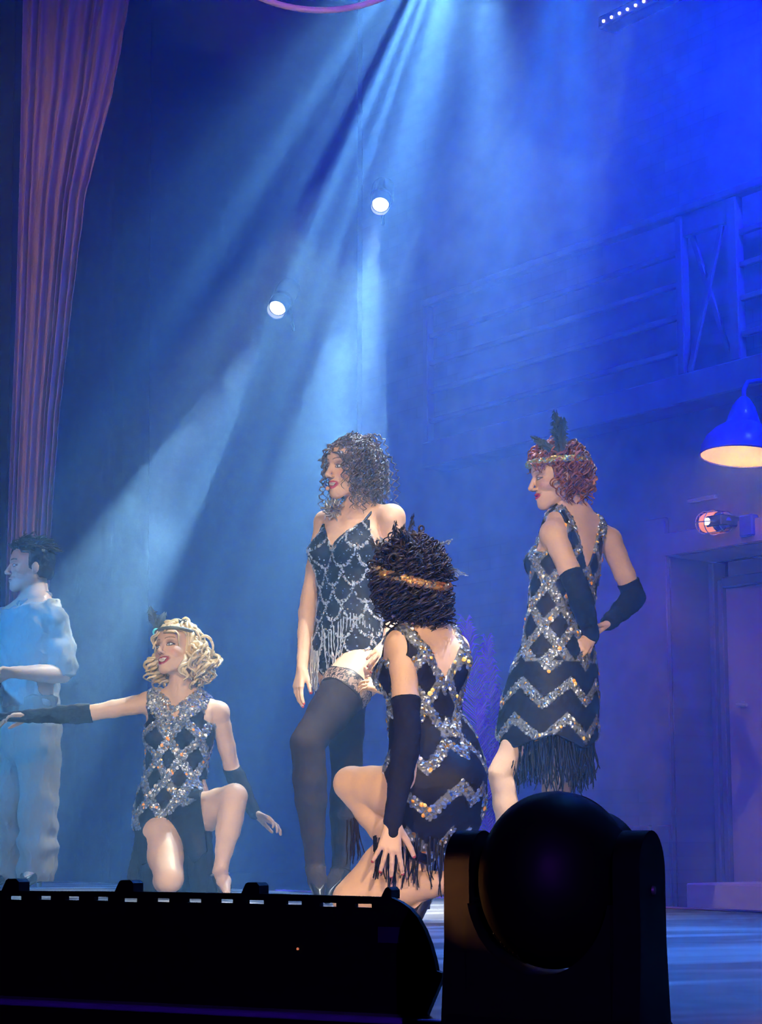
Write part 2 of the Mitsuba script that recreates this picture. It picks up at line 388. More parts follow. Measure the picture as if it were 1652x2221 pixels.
# caged bulkhead lamp
CB = wpt(1552, 1133, -0.10)
ck = thing('bulkhead_lamp', 'caged bulkhead lamp with amber glass glowing beside the doorway lintel', 'lamp')
CBw = WO + r_wall * CB[0] + q_wall * CB[1] + np.array([0, 0, CB[2]])
ax = unit(r_wall + np.array([0, 0, -0.06]))
glass_prof = [(0.0, -0.105), (0.03, -0.10), (0.05, -0.085), (0.058, -0.06), (0.058, 0.0), (0.056, 0.025)]
scene['amber_glass'] = {'type': 'principled', 'base_color': rgb(0.95, 0.45, 0.12), 'roughness': 0.35, 'spec_trans': 0.0}
kg = put('glass', align(lathe(glass_prof, 32), CBw, ax), 'amber_glass', ck, smooth=40, label='amber glass jar, lit from inside')
scene[kg]['emitter'] = {'type': 'area', 'radiance': glow(1.5, 0.42, 0.06), 'sampling_weight': 0.3}
bb = trimesh.creation.icosphere(2, 0.026); bb.apply_translation(CBw + ax * -0.005 - q_wall * 0.045)
kb = put('bulb', bb, 'enamel_cream', ck, smooth=True)
scene[kb]['emitter'] = {'type': 'area', 'radiance': glow(12, 8.5, 4), 'sampling_weight': 0.3}
put('holder', align(lathe([(0.0, 0.10), (0.02, 0.10), (0.034, 0.09), (0.036, 0.05), (0.050, 0.04), (0.050, 0.0255), (0.0, 0.0255)], 32), CBw, ax), 'enamel_blue', ck, smooth=35)
yy = np.cross(ax, [0, 0, 1.0]); zz = np.cross(yy, ax)
for a in np.linspace(0, 2 * np.pi, 7)[:-1]:
    c = math.cos(a) * yy + math.sin(a) * zz
    put('cage_wire', tube([CBw + ax * 0.085 + c * 0.055, CBw + ax * 0.05 + c * 0.066, CBw + ax * -0.06 + c * 0.072, CBw + ax * -0.10 + c * 0.058, CBw + ax * -0.118 + c * 0.02], 0.003, 6), 'chrome', ck, smooth=True)
for t, rr in ((-0.10, 0.058), (-0.02, 0.070), (0.08, 0.056)):
    put('cage_ring', tube([CBw + ax * t + rr * (math.cos(a) * yy + math.sin(a) * zz) for a in np.linspace(0, 2 * np.pi, 33)], 0.003, 6, False), 'chrome', ck, smooth=True)
put('bracket', WL(bx(CB[0] - 0.02, CB[0] + 0.10, -0.16, -0.001, CB[2] - 0.03, CB[2] + 0.03, 0.006)), 'black_metal', ck)
jb = wpt(1618, 1140, -0.05)
top('junction_box', WL(bx(jb[0] - 0.05, jb[0] + 0.05, -0.06, -0.001, jb[2] - 0.06, jb[2] + 0.06, 0.008)), 'enamel_blue', 'small square junction box on the wall beside the caged lamp', 'electrical box')

# LED batten over the wall
lb = thing('led_batten', 'dark lighting batten with a row of small white lamps above the balcony', 'light')
L0, L1 = P(1306, 56, 10.6), None
dled = unit(r_wall + np.array([0, 0, 0.0]))
zdir = np.array([0, 0, 1.0]); ql = q_wall
def LBt(m): return frame(m, L0, dled, ql, zdir)
put('housing', LBt(bx(-0.02, 1.3, -0.02, 0.10, -0.02, 0.055, 0.01)), 'black_metal', lb)
n_led = 18
pitch = 0.0
for k in range(n_led):
    s = 0.035 + 0.066 * k
    c = trimesh.creation.icosphere(1, 0.0095); c.apply_translation([s, -0.022, 0.010])
    kk = put('lens', LBt(c), 'enamel_cream', lb, smooth=True)
    scene[kk]['emitter'] = {'type': 'area', 'radiance': glow(9, 7, 10), 'sampling_weight': 0.0}
put('hanger', LBt(cat_([tube([[s, 0.05, 0.05], [s, 0.05, 1.4]], 0.012, 8) for s in (0.6, 1.2)])), 'black_metal', lb)

# back wall and drapes
top('wall_back', bx(-7, 6.5, 14.0, 14.2, -0.3, 6.6), 'velvet', 'dark upstage back wall lost in blue haze', 'wall', kind='structure')
top('ceiling', bx(-7, 6.5, 3.0, 14.2, 6.6, 6.7), 'velvet', 'dark fly space above the stage', 'ceiling', kind='structure')


def drape(left, right, Y, folds, amp, rows=90, cols=260, seed=0, wrinkle=0.0):
    """A hanging cloth between two edges (each a list of pixel points), pleated, with thickness."""
    L = np.array([P(x, y, Y) for x, y in left]); Rr = np.array([P(x, y, Y) for x, y in right])
    z = np.linspace(max(L[0, 2], Rr[0, 2]), min(L[-1, 2], Rr[-1, 2]), rows)
    xl = np.interp(z, L[::-1, 2], L[::-1, 0]); xr = np.interp(z, Rr[::-1, 2], Rr[::-1, 0])
    u = np.linspace(0, 1, cols)
    rs = np.random.RandomState(seed); ph = rs.rand(4) * 6.28
    warp = u + 0.025 * np.sin(9 * u + ph[0]) + 0.015 * np.sin(23 * u + ph[1])
    wv = np.sin(2 * np.pi * folds * warp + ph[2]); wv = np.sign(wv) * np.abs(wv) ** 0.8
    X = xl[:, None] + (xr - xl)[:, None] * u[None]
    Yg = Y + amp * wv[None] * (0.8 + 0.2 * np.sin(z[:, None] * 1.3 + 5 * u[None])) + 0.5 * amp * np.sin(2 * np.pi * folds * 0.31 * warp + ph[3])[None]
    Z = np.repeat(z[:, None], cols, 1)
    if wrinkle:
        pts = np.stack([X * 6, Z * 14 - X * 9, 0 * X], -1)
        Yg = Yg + wrinkle * (meshkit.fbm(pts, 3, 5) - 0.5) * smoothnp(0.75, 1.0, u)[None]
    A = np.stack([X, Yg, Z], -1).reshape(-1, 3); B = A + [0, 0.006, 0]
    n = rows * cols; i, j = np.meshgrid(np.arange(rows - 1), np.arange(cols - 1), indexing='ij'); a = (i * cols + j).ravel()
    f1 = np.stack([a, a + cols, a + cols + 1, a + 1], 1)
    F = [f1, f1[:, ::-1] + n]
    k = np.arange(rows - 1)
    for col, rev in ((0, 0), (cols - 1, 1)):
        a = k * cols + col; q = np.stack([a, a + n, a + cols + n, a + cols], 1); F.append(q[:, ::-1] if rev else q)
    F = np.vstack(F)
    return trimesh.Trimesh(np.vstack([A, B]), np.vstack([F[:, [0, 1, 2]], F[:, [0, 2, 3]]]), process=False)


def smoothnp(a, b, x):
    t = np.clip((x - a) / (b - a), 0, 1); return t * t * (3 - 2 * t)


md = drape([(62, -200), (52, 0), (46, 300), (36, 700), (24, 1000), (16, 1250), (-2, 1925)], [(330, -200), (281, 0), (246, 200), (218, 300), (186, 430), (160, 640), (149, 740), (130, 900), (112, 1150), (100, 1500), (92, 1925)], 10.4, 8.5, 0.030, wrinkle=0.06, seed=4)
top('linen_drape', md, 'linen', 'tall mauve linen drape gathered to a narrow tail at the left', 'curtain', smooth=True)
top('velvet_leg', drape([(-520, -300), (-520, 1925)], [(40, -300), (2, 1925)], 10.8, 3, 0.03, seed=7, rows=30, cols=120), 'velvet', 'black velvet side curtain at the left edge, outside the mauve drape', 'curtain', smooth=True)
top('velvet_leg', drape([(60, -300), (60, 1915)], [(330, -300), (318, 1915)], 11.6, 2.5, 0.03, seed=9, rows=30, cols=120), 'velvet', 'black velvet curtain hanging behind the mauve drape', 'curtain', smooth=True)
top('velvet_backdrop', drape([(-700, -300), (-700, 1893)], [(806, -300), (806, 1893)], 13.88, 9, 0.03, cols=200, rows=12, seed=11), 'velvet', 'wide dark pleated backdrop across the rear of the stage', 'curtain', smooth=True)

# hoop at the top edge
hc = P(700, -258, 8.6)
Rh = 316 / FPX * 8.6 / 0.96
ring = [hc + np.array([math.cos(a) * Rh, math.sin(a) * 0.06, math.sin(a) * Rh]) for a in np.linspace(0, 2 * np.pi, 129)]
hk = thing('aerial_hoop', 'pinkish hanging hoop cut off by the top of the picture', 'hoop')
put('ring', tube(ring, 0.0145, 12, False), 'hoop_paint', hk, smooth=True)
put('strap', tube([hc + [0, 0.06, Rh - 0.01], hc + [0, 0.06, Rh + 0.9]], 0.012, 8), 'black_metal', hk)


# back lights with snoots
def profile_light(o, d, label):
    k = thing('stage_spotlight', label, 'spotlight')
    put('body', align(lathe([(0.0, -0.40), (0.06, -0.395), (0.075, -0.36), (0.075, -0.12), (0.062, -0.10), (0.062, -0.012), (0.0, -0.012)], 40), o, d), 'black_metal', k, smooth=30)
    put('snoot', align(lathe([(0.060, -0.10), (0.060, 0.045), (0.064, 0.047), (0.066, 0.04), (0.066, -0.10)], 40), o, d), 'grey_metal', k, smooth=30)
    put('clamp', tube([o - d * 0.3, o - d * 0.3 + [0.0, 0.35, 0.0], [(o - d * 0.3)[0] * 1.0, 13.86, (o - d * 0.3)[2]]], 0.012, 8), 'black_metal', k)
    disc = lathe([(0.0, -0.004), (0.055, -0.006), (0.055, -0.010), (0.0, -0.010)], 40)
    kk = put('lens', align(disc, o, d), 'enamel_cream', k, smooth=False)
    scene[kk]['emitter'] = {'type': 'area', 'radiance': glow(5, 5, 4.6), 'sampling_weight': 0.0}


profile_light(LAMP_A, dA, 'upper of two bright round stage spotlights, its beam falling on the standing dancer')
profile_light(LAMP_B, dB, 'lower, left one of two bright round stage spotlights, its beam falling to the left')

# ------------------------------------------------------------------ foreground fixtures, silhouetted
# footlight housing on the stage edge
FO = onz(925, 2203); ef = -e_front; nf = -n_front          # ef: along it to the left, nf: away from the audience


def fpt(px, py):
    p = onplane(px, py, FO, nf) - FO
    return (float(np.dot(p, e_front)), float(p[2]))


def FT(m): return frame(m, FO, e_front, [0, 0, 1], n_front)   # local x right, y up, z towards the audience


out = [fpt(*q) for q in [(-330, 1921), (0, 1932), (300, 1934), (600, 1939), (846, 1946), (868, 1956), (888, 1970), (905, 1990), (920, 2017), (932, 2048), (941, 2080), (946, 2106), (957, 2110), (959, 2118), (955, 2130), (940, 2165), (924, 2203), (-330, 2151)]]
shape = Polygon(out)
slots = [(15, 46, 1941), (81, 110, 1941), (141, 171, 1942), (204, 234, 1943), (262, 297, 1946), (334, 367, 1946), (403, 436, 1947), (472, 505, 1948), (533, 572, 1950), (617, 654, 1952), (693, 729, 1956), (769, 806, 1958)]
for a, b, y in slots:
    p0, p1 = fpt(a, y + 2), fpt(b, y + 11)
    shape = shape.difference(sbox(p0[0], p1[1], p1[0], p0[1]).buffer(-0.001).buffer(0.001))
fk = thing('footlight', 'long black footlight housing with a slotted top lip and curved end, on the stage edge', 'stage light')
pl = extrude(shape, 0.012); pl.apply_translation([0, 0, -0.012])
put('front_plate', FT(pl), 'black_plastic', fk)
body_poly = Polygon([fpt(-330, 1950), fpt(300, 1966), fpt(740, 1984), fpt(800, 2010), fpt(826, 2060), fpt(834, 2110), fpt(830, 2192), fpt(-330, 2146)])
bm = extrude(body_poly, 0.11); bm.apply_translation([0, 0, -0.123])
put('body', FT(bm), 'black_plastic', fk)
for a, b, y0, y1 in ((2, 41, 1906, 1934), (247, 289, 1909, 1937), (521, 562, 1914, 1942), (824, 848, 1924, 1950)):
    q = [fpt(a, y1), fpt(a + 11, y0 + 3), fpt(a + 15, y0), fpt(b - 6, y0), fpt(b, y0 + 7), fpt(b, y1)]
    t = extrude(Polygon(q), 0.03); t.apply_translation([0, 0, -0.030])
    put('tab', FT(t), 'black_plastic', fk)
a, b = fpt(820, 2010), fpt(878, 2046)
mat('sticker', (0.03, 0.02, 0.07), 0.5)
put('sticker', FT(bx(a[0], b[0], b[1], a[1], 0.0005, 0.0015)), 'sticker', fk, label='dim violet label on the end')
a = fpt(646, 2058)
dot = trimesh.creation.icosphere(2, 0.0022); dot.apply_translation([a[0], a[1], 0.001])
kk = put('indicator', FT(dot), 'enamel_cream', fk, smooth=True, label='tiny orange indicator')
scene[kk]['emitter'] = {'type': 'area', 'radiance': glow(0.5, 0.14, 0.05), 'sampling_weight': 0.0}

# moving head in front of the stage
MH = P(1201, 1908, 2.65)
px_m = 2.65 / FPX / 0.965
mk = thing('moving_head', 'black moving head spotlight silhouetted in front of the stage', 'stage light')
yaw = math.radians(26)
ax1 = np.array([math.cos(yaw), -math.sin(yaw), 0]); ax2 = np.array([math.sin(yaw), math.cos(yaw), 0])   # along the yoke, away


def MT(m): return frame(m, MH, ax1, ax2, [0, 0, 1])


half = 0.5 * 330 * px_m / math.cos(yaw)


def yoke_arm(sgn):
    w, zt, zb = 0.052, 0.064, -0.17
    poly = unary_union([Point(0, zt - w).buffer(w, 24), sbox(-w, zb, w, zt - w), Polygon([(-w, -0.08), (w, -0.08), (w + 0.012, zb - 0.02), (-w - 0.012, zb - 0.02)])])
    a = extrude(poly, 0.036)
    v = a.vertices.copy(); a.vertices = np.stack([v[:, 2] - 0.018 + sgn * half, v[:, 0], v[:, 1]], 1)
    return a


def squeeze(m):
    m = m.copy(); m.apply_scale([(half - 0.021) / rad, 1, 1]); return m


hd = unit([0.0, 0.99, 0.05])
rad = 180 * px_m
for sgn in (-1, 1):
    ka = put('yoke_arm', MT(yoke_arm(sgn)), 'black_plastic', mk, smooth=30)
    sc = lathe([(0, 0.003), (0.005, 0.003), (0.006, 0), (0, 0)], 20)
    sc = frame(sc, [sgn * (half + 0.018), 0.0, -0.012], [0, 1, 0], [0, 0, 1], [sgn, 0, 0])
    put('screw', MT(sc), 'grey_metal', ka)
hd = unit([0.0, 0.99, 0.05])
rad = 180 * px_m
prof = [(rad * math.sin(t), -rad * math.cos(t)) for t in np.linspace(0, math.pi / 2, 22)] + [(rad * 1.0, 0.02), (rad * 0.97, 0.05), (rad * 0.80, 0.09), (rad * 0.72, 0.17), (rad * 0.70, 0.175), (0, 0.175)]
put('head', MT(squeeze(align(lathe(prof, 64), [0, 0, 0], hd))), 'black_plastic', mk, smooth=35)
lensd = lathe([(0, 0.178), (rad * 0.62, 0.176), (rad * 0.62, 0.17), (0, 0.17)], 40)
put('lens', MT(squeeze(align(lensd, [0, 0, 0], hd))), 'chrome', mk)
for k in range(7):
    a = math.radians(112 + 4.5 * k)
    pts = []
    for t in np.linspace(0.72, 0.98, 8):
        th = t * math.pi / 2 * 0.92
        pts.append([math.cos(a) * (rad + 0.0006) * math.sin(th), math.sin(a) * (rad + 0.0006) * math.sin(th), -(rad + 0.0006) * math.cos(th)])
    put('vent_rib', MT(squeeze(align(tube(pts, 0.0016, 6), [0, 0, 0], hd))), 'black_metal', mk, smooth=True)
rec = sbox(-half + 0.0185, -0.205, half - 0.0185, -0.030).difference(affinity.scale(Point(0.0, -0.0045).buffer(1, 64), half - 0.0185, 0.1155))
recm = extrude(rec.buffer(0), 0.13); v = recm.vertices.copy(); recm.vertices = np.stack([v[:, 0], 0.065 - v[:, 2], v[:, 1]], 1)
put('base', MT(cat_([recm, bx(-half - 0.020, half + 0.020, -0.075, 0.075, -0.205, -0.171, 0.012), bx(-half - 0.03, half + 0.03, -0.10, 0.10, -0.32, -0.206, 0.012)])), 'black_plastic', mk)
plate = MH[2] - 0.32
top('fixture_stand', MT(bx(-0.16, 0.16, -0.14, 0.14, -1.2, -0.3205, 0.01)), 'black_plastic', 'black stand under the moving head spotlight', 'stand')
spot('arm_warm_spot', [-0.35, 2.55, 0.35], MH + [-0.10, 0, -0.03], (1.0, 0.38, 0.12), 1.2, 7, 3, None, 0.5)  # added warm spot without a lamp body, lights the left yoke arm

# the haze itself
scene['haze'] = {'type': 'cube', 'to_world': T().translate([(HX0 + HX1) / 2, (HY0 + HY1) / 2, (HZ0 + HZ1) / 2]).scale([(HX1 - HX0) / 2, (HY1 - HY0) / 2, (HZ1 - HZ0) / 2]), 'bsdf': {'type': 'null'}, 'interior': {'type': 'ref', 'id': 'haze_medium'}}
USED.add('haze'); labels['haze'] = {'label': 'blue-lit theatrical haze filling the stage', 'category': 'haze', 'kind': 'stuff'}

# ------------------------------------------------------------------ figures: smooth solids on grids
QUALITY = 1.0


class Prim:
    def __init__(s, lo, hi, f):
        s.lo, s.hi, s.f = np.asarray(lo, float), np.asarray(hi, float), f


def cone(a, b, ra, rb=None, flat=None):
    a, b = np.asarray(a, float), np.asarray(b, float); rb = ra if rb is None else rb
    ba = b - a; L2 = max(float(ba @ ba), 1e-12); r = max(ra, rb)

    def f(x, y, z):
        px, py, pz = x - a[0], y - a[1], z - a[2]
        t = np.clip((px * ba[0] + py * ba[1] + pz * ba[2]) / L2, 0, 1)
        dx, dy, dz = px - t * ba[0], py - t * ba[1], pz - t * ba[2]
        if flat is not None:
            n, q = flat; c = (dx * n[0] + dy * n[1] + dz * n[2]) * (1 / q - 1)
            dx, dy, dz = dx + c * n[0], dy + c * n[1], dz + c * n[2]
        d = np.sqrt(dx * dx + dy * dy + dz * dz) - (ra + (rb - ra) * t)
        return d * (flat[1] if flat is not None and flat[1] < 1 else 1.0)
    return Prim(np.minimum(a, b) - r, np.maximum(a, b) + r, f)


def ell(c, r, R=None):
    c, r = np.asarray(c, float), np.asarray(r, float); R = np.eye(3) if R is None else np.asarray(R, float)   # rows of R: axes
    ext = np.sqrt(((R.T * r) ** 2).sum(1))

    def f(x, y, z):
        px, py, pz = x - c[0], y - c[1], z - c[2]; k0 = k1 = 0
        for i in range(3):
            l = px * R[i, 0] + py * R[i, 1] + pz * R[i, 2]
            k0 = k0 + (l / r[i]) ** 2; k1 = k1 + (l / r[i] ** 2) ** 2
        k0 = np.sqrt(k0); return k0 * (k0 - 1) / np.maximum(np.sqrt(k1), 1e-9)
    return Prim(c - ext, c + ext, f)


def loft(pts, A, B, right, fwd, n=26, grow=0.0):
    """Elliptic sections along a spine: half widths A along right, half depths B along fwd (one vector, or one per section)."""
    from scipy.interpolate import PchipInterpolator
    pts = np.asarray(pts, float); s = np.concatenate([[0], np.cumsum(np.linalg.norm(np.diff(pts, axis=0), axis=1))]); t = np.linspace(0, s[-1], n)
    C = np.stack([PchipInterpolator(s, pts[:, k])(t) for k in range(3)], 1)
    AA, BB = PchipInterpolator(s, A)(t) + grow, PchipInterpolator(s, B)(t) + grow
    right, fwd = unit(right), unit(fwd); out = []
    for i in range(n - 1):
        a, ba = C[i], C[i + 1] - C[i]; L2 = ba @ ba; ax = ba / math.sqrt(L2); a0, a1, b0, b1 = AA[i], AA[i + 1], BB[i], BB[i + 1]

        def f(x, y, z, a=a, ba=ba, L2=L2, ax=ax, a0=a0, a1=a1, b0=b0, b1=b1):
            px, py, pz = x - a[0], y - a[1], z - a[2]
            t = np.clip((px * ba[0] + py * ba[1] + pz * ba[2]) / L2, 0, 1)
            dx, dy, dz = px - t * ba[0], py - t * ba[1], pz - t * ba[2]
            u = dx * right[0] + dy * right[1] + dz * right[2]; v = dx * fwd[0] + dy * fwd[1] + dz * fwd[2]; w = dx * ax[0] + dy * ax[1] + dz * ax[2]
            qa, qb = a0 + (a1 - a0) * t, b0 + (b1 - b0) * t; qc = np.minimum(qa, qb)
            k0 = np.sqrt((u / qa) ** 2 + (v / qb) ** 2 + (w / qc) ** 2); k1 = np.sqrt((u / qa ** 2) ** 2 + (v / qb ** 2) ** 2 + (w / qc ** 2) ** 2)
            return k0 * (k0 - 1) / np.maximum(k1, 1e-9)
        m = max(a0, a1, b0, b1)
        e = np.abs(right) * max(a0, a1) + np.abs(fwd) * max(b0, b1) + np.abs(ax) * min(max(a0, a1), max(b0, b1))
        out.append(Prim(np.minimum(C[i], C[i + 1]) - np.minimum(e, m), np.maximum(C[i], C[i + 1]) + np.minimum(e, m), f))
    return out


def limb(joints, prof):
    """Round cones from joint to joint; prof[i]: (t, radius) stations on the i-th bone."""
    out = []
    for i, pr in enumerate(prof):
        a, b = np.asarray(joints[i], float), np.asarray(joints[i + 1], float)
        for (t0, r0), (t1, r1) in zip(pr[:-1], pr[1:]):
            out.append(cone(a + (b - a) * t0, a + (b - a) * t1, r0, r1))
    return out


class Grid:
    def __init__(s, lo, hi, h):
        s.h = h / QUALITY; s.lo = np.asarray(lo, float) - 3 * s.h
        s.n = np.ceil((np.asarray(hi, float) - s.lo) / s.h).astype(int) + 4
        s.v = np.full(s.n, 1.0, np.float32)

    def box(s, lo, hi):
        i0 = np.clip(np.floor((lo - s.lo) / s.h).astype(int), 0, s.n); i1 = np.clip(np.ceil((hi - s.lo) / s.h).astype(int) + 1, 0, s.n)
        if (i1 <= i0).any(): return None
        sl = tuple(slice(a, b) for a, b in zip(i0, i1))
        ax = [(s.lo[k] + s.h * np.arange(i0[k], i1[k])).astype(np.float32) for k in range(3)]
        return sl, ax[0][:, None, None], ax[1][None, :, None], ax[2][None, None, :]

    def add(s, prims, margin=0.008, k=None):
        k = margin if k is None else k
        for p in prims if isinstance(prims, (list, tuple)) else [prims]:
            m = max(k * 1.2, margin * 1.2, 2.5 * s.h); g = s.box(p.lo - m, p.hi + m)
            if g is None: continue
            sl, x, y, z = g; d = p.f(x, y, z); o = s.v[sl]
            hh = np.maximum(k - np.abs(o - d), 0) / max(k, 1e-6)
            s.v[sl] = np.minimum(o, d) - hh * hh * (k * 0.25)
        return s

    def sub(s, prims, k=0.004):
        for p in prims if isinstance(prims, (list, tuple)) else [prims]:
            m = k + 2 * s.h; g = s.box(p.lo - m, p.hi + m)
            if g is None: continue
            sl, x, y, z = g; d = -p.f(x, y, z); o = s.v[sl]
            hh = np.maximum(k - np.abs(o - d), 0) / max(k, 1e-6)
            s.v[sl] = np.maximum(o, d) + hh * hh * (k * 0.25)
        return s

    def cut(s, fn):
        """fn(x, y, z) > 0 takes away."""
        ax = [(s.lo[k] + s.h * np.arange(s.n[k])).astype(np.float32) for k in range(3)]
        s.v = np.maximum(s.v, fn(ax[0][:, None, None], ax[1][None, :, None], ax[2][None, None, :]).astype(np.float32))
        return s

    def mesh(s):
        v = s.v; S = v < 0; n = np.array(v.shape)
        c = np.zeros(n - 1, np.uint8)
        for a in (0, 1):
            for b in (0, 1):
                for d in (0, 1):
                    c += S[a:n[0] - 1 + a, b:n[1] - 1 + b, d:n[2] - 1 + d]
        act = (c > 0) & (c < 8); idx = np.argwhere(act)
        if not len(idx): return trimesh.Trimesh()
        number = np.full(act.shape, -1, np.int32); number[tuple(idx.T)] = np.arange(len(idx))
        cor = np.array([[a, b, d] for a in (0, 1) for b in (0, 1) for d in (0, 1)])
        val = np.stack([v[tuple((idx + q).T)] for q in cor], 1).astype(np.float64)
        acc = np.zeros((len(idx), 3)); cnt = np.zeros(len(idx))
        for i in range(8):
            for j in range(i + 1, 8):
                if np.abs(cor[i] - cor[j]).sum() != 1: continue
                x = (val[:, i] < 0) != (val[:, j] < 0)
                t = np.where(x, val[:, i] / np.where(x, val[:, i] - val[:, j], 1), 0)
                acc += np.where(x[:, None], cor[i] + t[:, None] * (cor[j] - cor[i]), 0); cnt += x
        V = s.lo + s.h * (idx + acc / cnt[:, None]); F = []
        for ax in range(3):
            o = [k for k in range(3) if k != ax]
            a = [slice(1, n[k] - 1) for k in range(3)]; a[ax] = slice(0, n[ax] - 1); b = list(a); b[ax] = slice(1, n[ax])
            e = np.argwhere(S[tuple(a)] != S[tuple(b)])
            if not len(e): continue
            e[:, o[0]] += 1; e[:, o[1]] += 1
            ins = S[tuple(e.T)]; q = []
            for d0, d1 in ((1, 1), (0, 1), (0, 0), (1, 0)):
                w = e.copy(); w[:, o[0]] -= d0; w[:, o[1]] -= d1; q.append(number[tuple(w.T)])
            q = np.stack(q, 1)
            flip = ins if ax != 1 else ~ins
            q = np.where(flip[:, None], q, q[:, ::-1]); q = q[(q >= 0).all(1)]
            F += [q[:, [0, 1, 2]], q[:, [0, 2, 3]]]
        return trimesh.Trimesh(V, np.vstack(F), process=False)


def solid(prims, h, k=0.008, cut=None, subs=(), grow=0.0):
    """prims: a list of primitives, or of (primitive or list, k) pairs."""
    flat_ = []
    for p in prims:
        q, kk = p if isinstance(p, tuple) else (p, k)
        flat_ += [(x, kk) for x in (q if isinstance(q, list) else [q])]
    g = Grid(np.min([p.lo for p, _ in flat_], 0) - grow, np.max([p.hi for p, _ in flat_], 0) + grow, h)
    for p, kk in flat_: g.add(p, max(kk, 1.5 * grow) if grow else kk, kk)
    g.v -= grow
    for p in subs: g.sub(p)
    if cut: g.cut(cut)
    return g.mesh()


class Head:
    """A head's own axes: x to the person's right, y forward, z up."""

    def __init__(s, c, fwd, roll=0.0, size=1.0):
        s.c = np.asarray(c, float); f = unit(fwd); r = unit(np.cross(f, [0, 0, 1.0])); u = np.cross(r, f)
        cr, sr = math.cos(roll), math.sin(roll)
        s.x, s.y, s.z, s.s = cr * r + sr * u, f, cr * u - sr * r, size
        s.R = np.stack([s.x, s.y, s.z])

    def __call__(s, x, y, z):
        return s.c + s.s * (x * s.x + y * s.y + z * s.z)

    def local(s, p):
        return (np.asarray(p) - s.c) @ s.R.T / s.s

    def cone(s, a, b, ra, rb=None):
        return cone(s(*a), s(*b), ra * s.s, (ra if rb is None else rb) * s.s)

    def ell(s, c, r):
        return ell(s(*c), np.array(r) * s.s, s.R)


def head_prims(H, male=False, smile=0.3, mouth_open=0.0, chin=0.0):
    """(additions as (prim, k), subtractions as (prim, k), late additions)."""
    w = 0.004 if male else 0.0
    add = [(H.ell((0, -0.014, 0.032), (0.072, 0.092, 0.082)), 0.02), (H.ell((0, 0.018, -0.015), (0.060 + w, 0.070, 0.080)), 0.03),
           (H.cone((0.046 + w, 0.0, -0.052), (0.014, 0.066, -0.098), 0.022, 0.018), 0.025), (H.cone((-0.046 - w, 0.0, -0.052), (-0.014, 0.066, -0.098), 0.022, 0.018), 0.025),
           (H.ell((0, 0.072, -0.099), (0.018 + w, 0.017, 0.015)), 0.018), (H.ell((0, 0.066, -0.066), (0.030, 0.026, 0.026)), 0.02)]
    for q in (-1, 1):
        add += [(H.ell((q * 0.041, 0.054, -0.028), (0.022, 0.024, 0.019)), 0.02),
                (H.cone((q * 0.014, 0.081, 0.023), (q * 0.044, 0.066, 0.021), 0.010 + w * 0.5, 0.009), 0.014)]
    add += [(H.ell((0, 0.060, 0.045), (0.052, 0.030, 0.038)), 0.02)]
    sub = [(H.ell((q * 0.031, 0.094, 0.002), (0.018, 0.018, 0.012)), 0.012) for q in (-1, 1)]
    late = [(H.cone((0, 0.084, 0.012), (0, 0.107, -0.030), 0.0075 + w * 0.4, 0.0095 + w * 0.4), 0.010), (H.ell((0, 0.109, -0.034), (0.0095 + w * 0.3, 0.0095, 0.008)), 0.006)]
    for q in (-1, 1):
        late += [(H.ell((q * 0.011, 0.097, -0.039), (0.0075, 0.010, 0.0065)), 0.006), (H.ell((q * 0.031, 0.0745, 0.001), (0.0145, 0.012, 0.0125)), 0.002),
                 (H.cone((q * 0.018, 0.0845, 0.0065), (q * 0.045, 0.0745, 0.0065), 0.0035, 0.003), 0.004), (H.cone((q * 0.018, 0.083, -0.006), (q * 0.044, 0.074, -0.005), 0.0025, 0.0025), 0.004),
                 (H.ell((q * 0.073, -0.010, -0.008), (0.007, 0.017, 0.029)), 0.006)]
    c = -0.064 + 0.008 * smile; mo = mouth_open
    wd = 0.023 + 0.004 * smile
    for q in (-1, 1):
        late += [(H.cone((q * wd, 0.078, c + 0.001), (q * 0.006, 0.0925, -0.0595), 0.0035, 0.0052), 0.005), (H.cone((q * wd, 0.078, c), (0, 0.0905, -0.072 - mo), 0.0035, 0.0062), 0.005)]
    cutm = [(H.ell((0, 0.094, -0.0655 - mo / 2), (0.016 + 0.004 * smile, 0.010, 0.0022 + mo * 0.5)), 0.003)]
    if mo > 0.002: cutm_t = [(H.ell((0, 0.080, -0.0615 - mo * 0.22), (0.017, 0.0075, 0.0045 + mo * 0.2)), 0.002)]
    else: cutm_t = []
    return add, sub, late, cutm, cutm_t


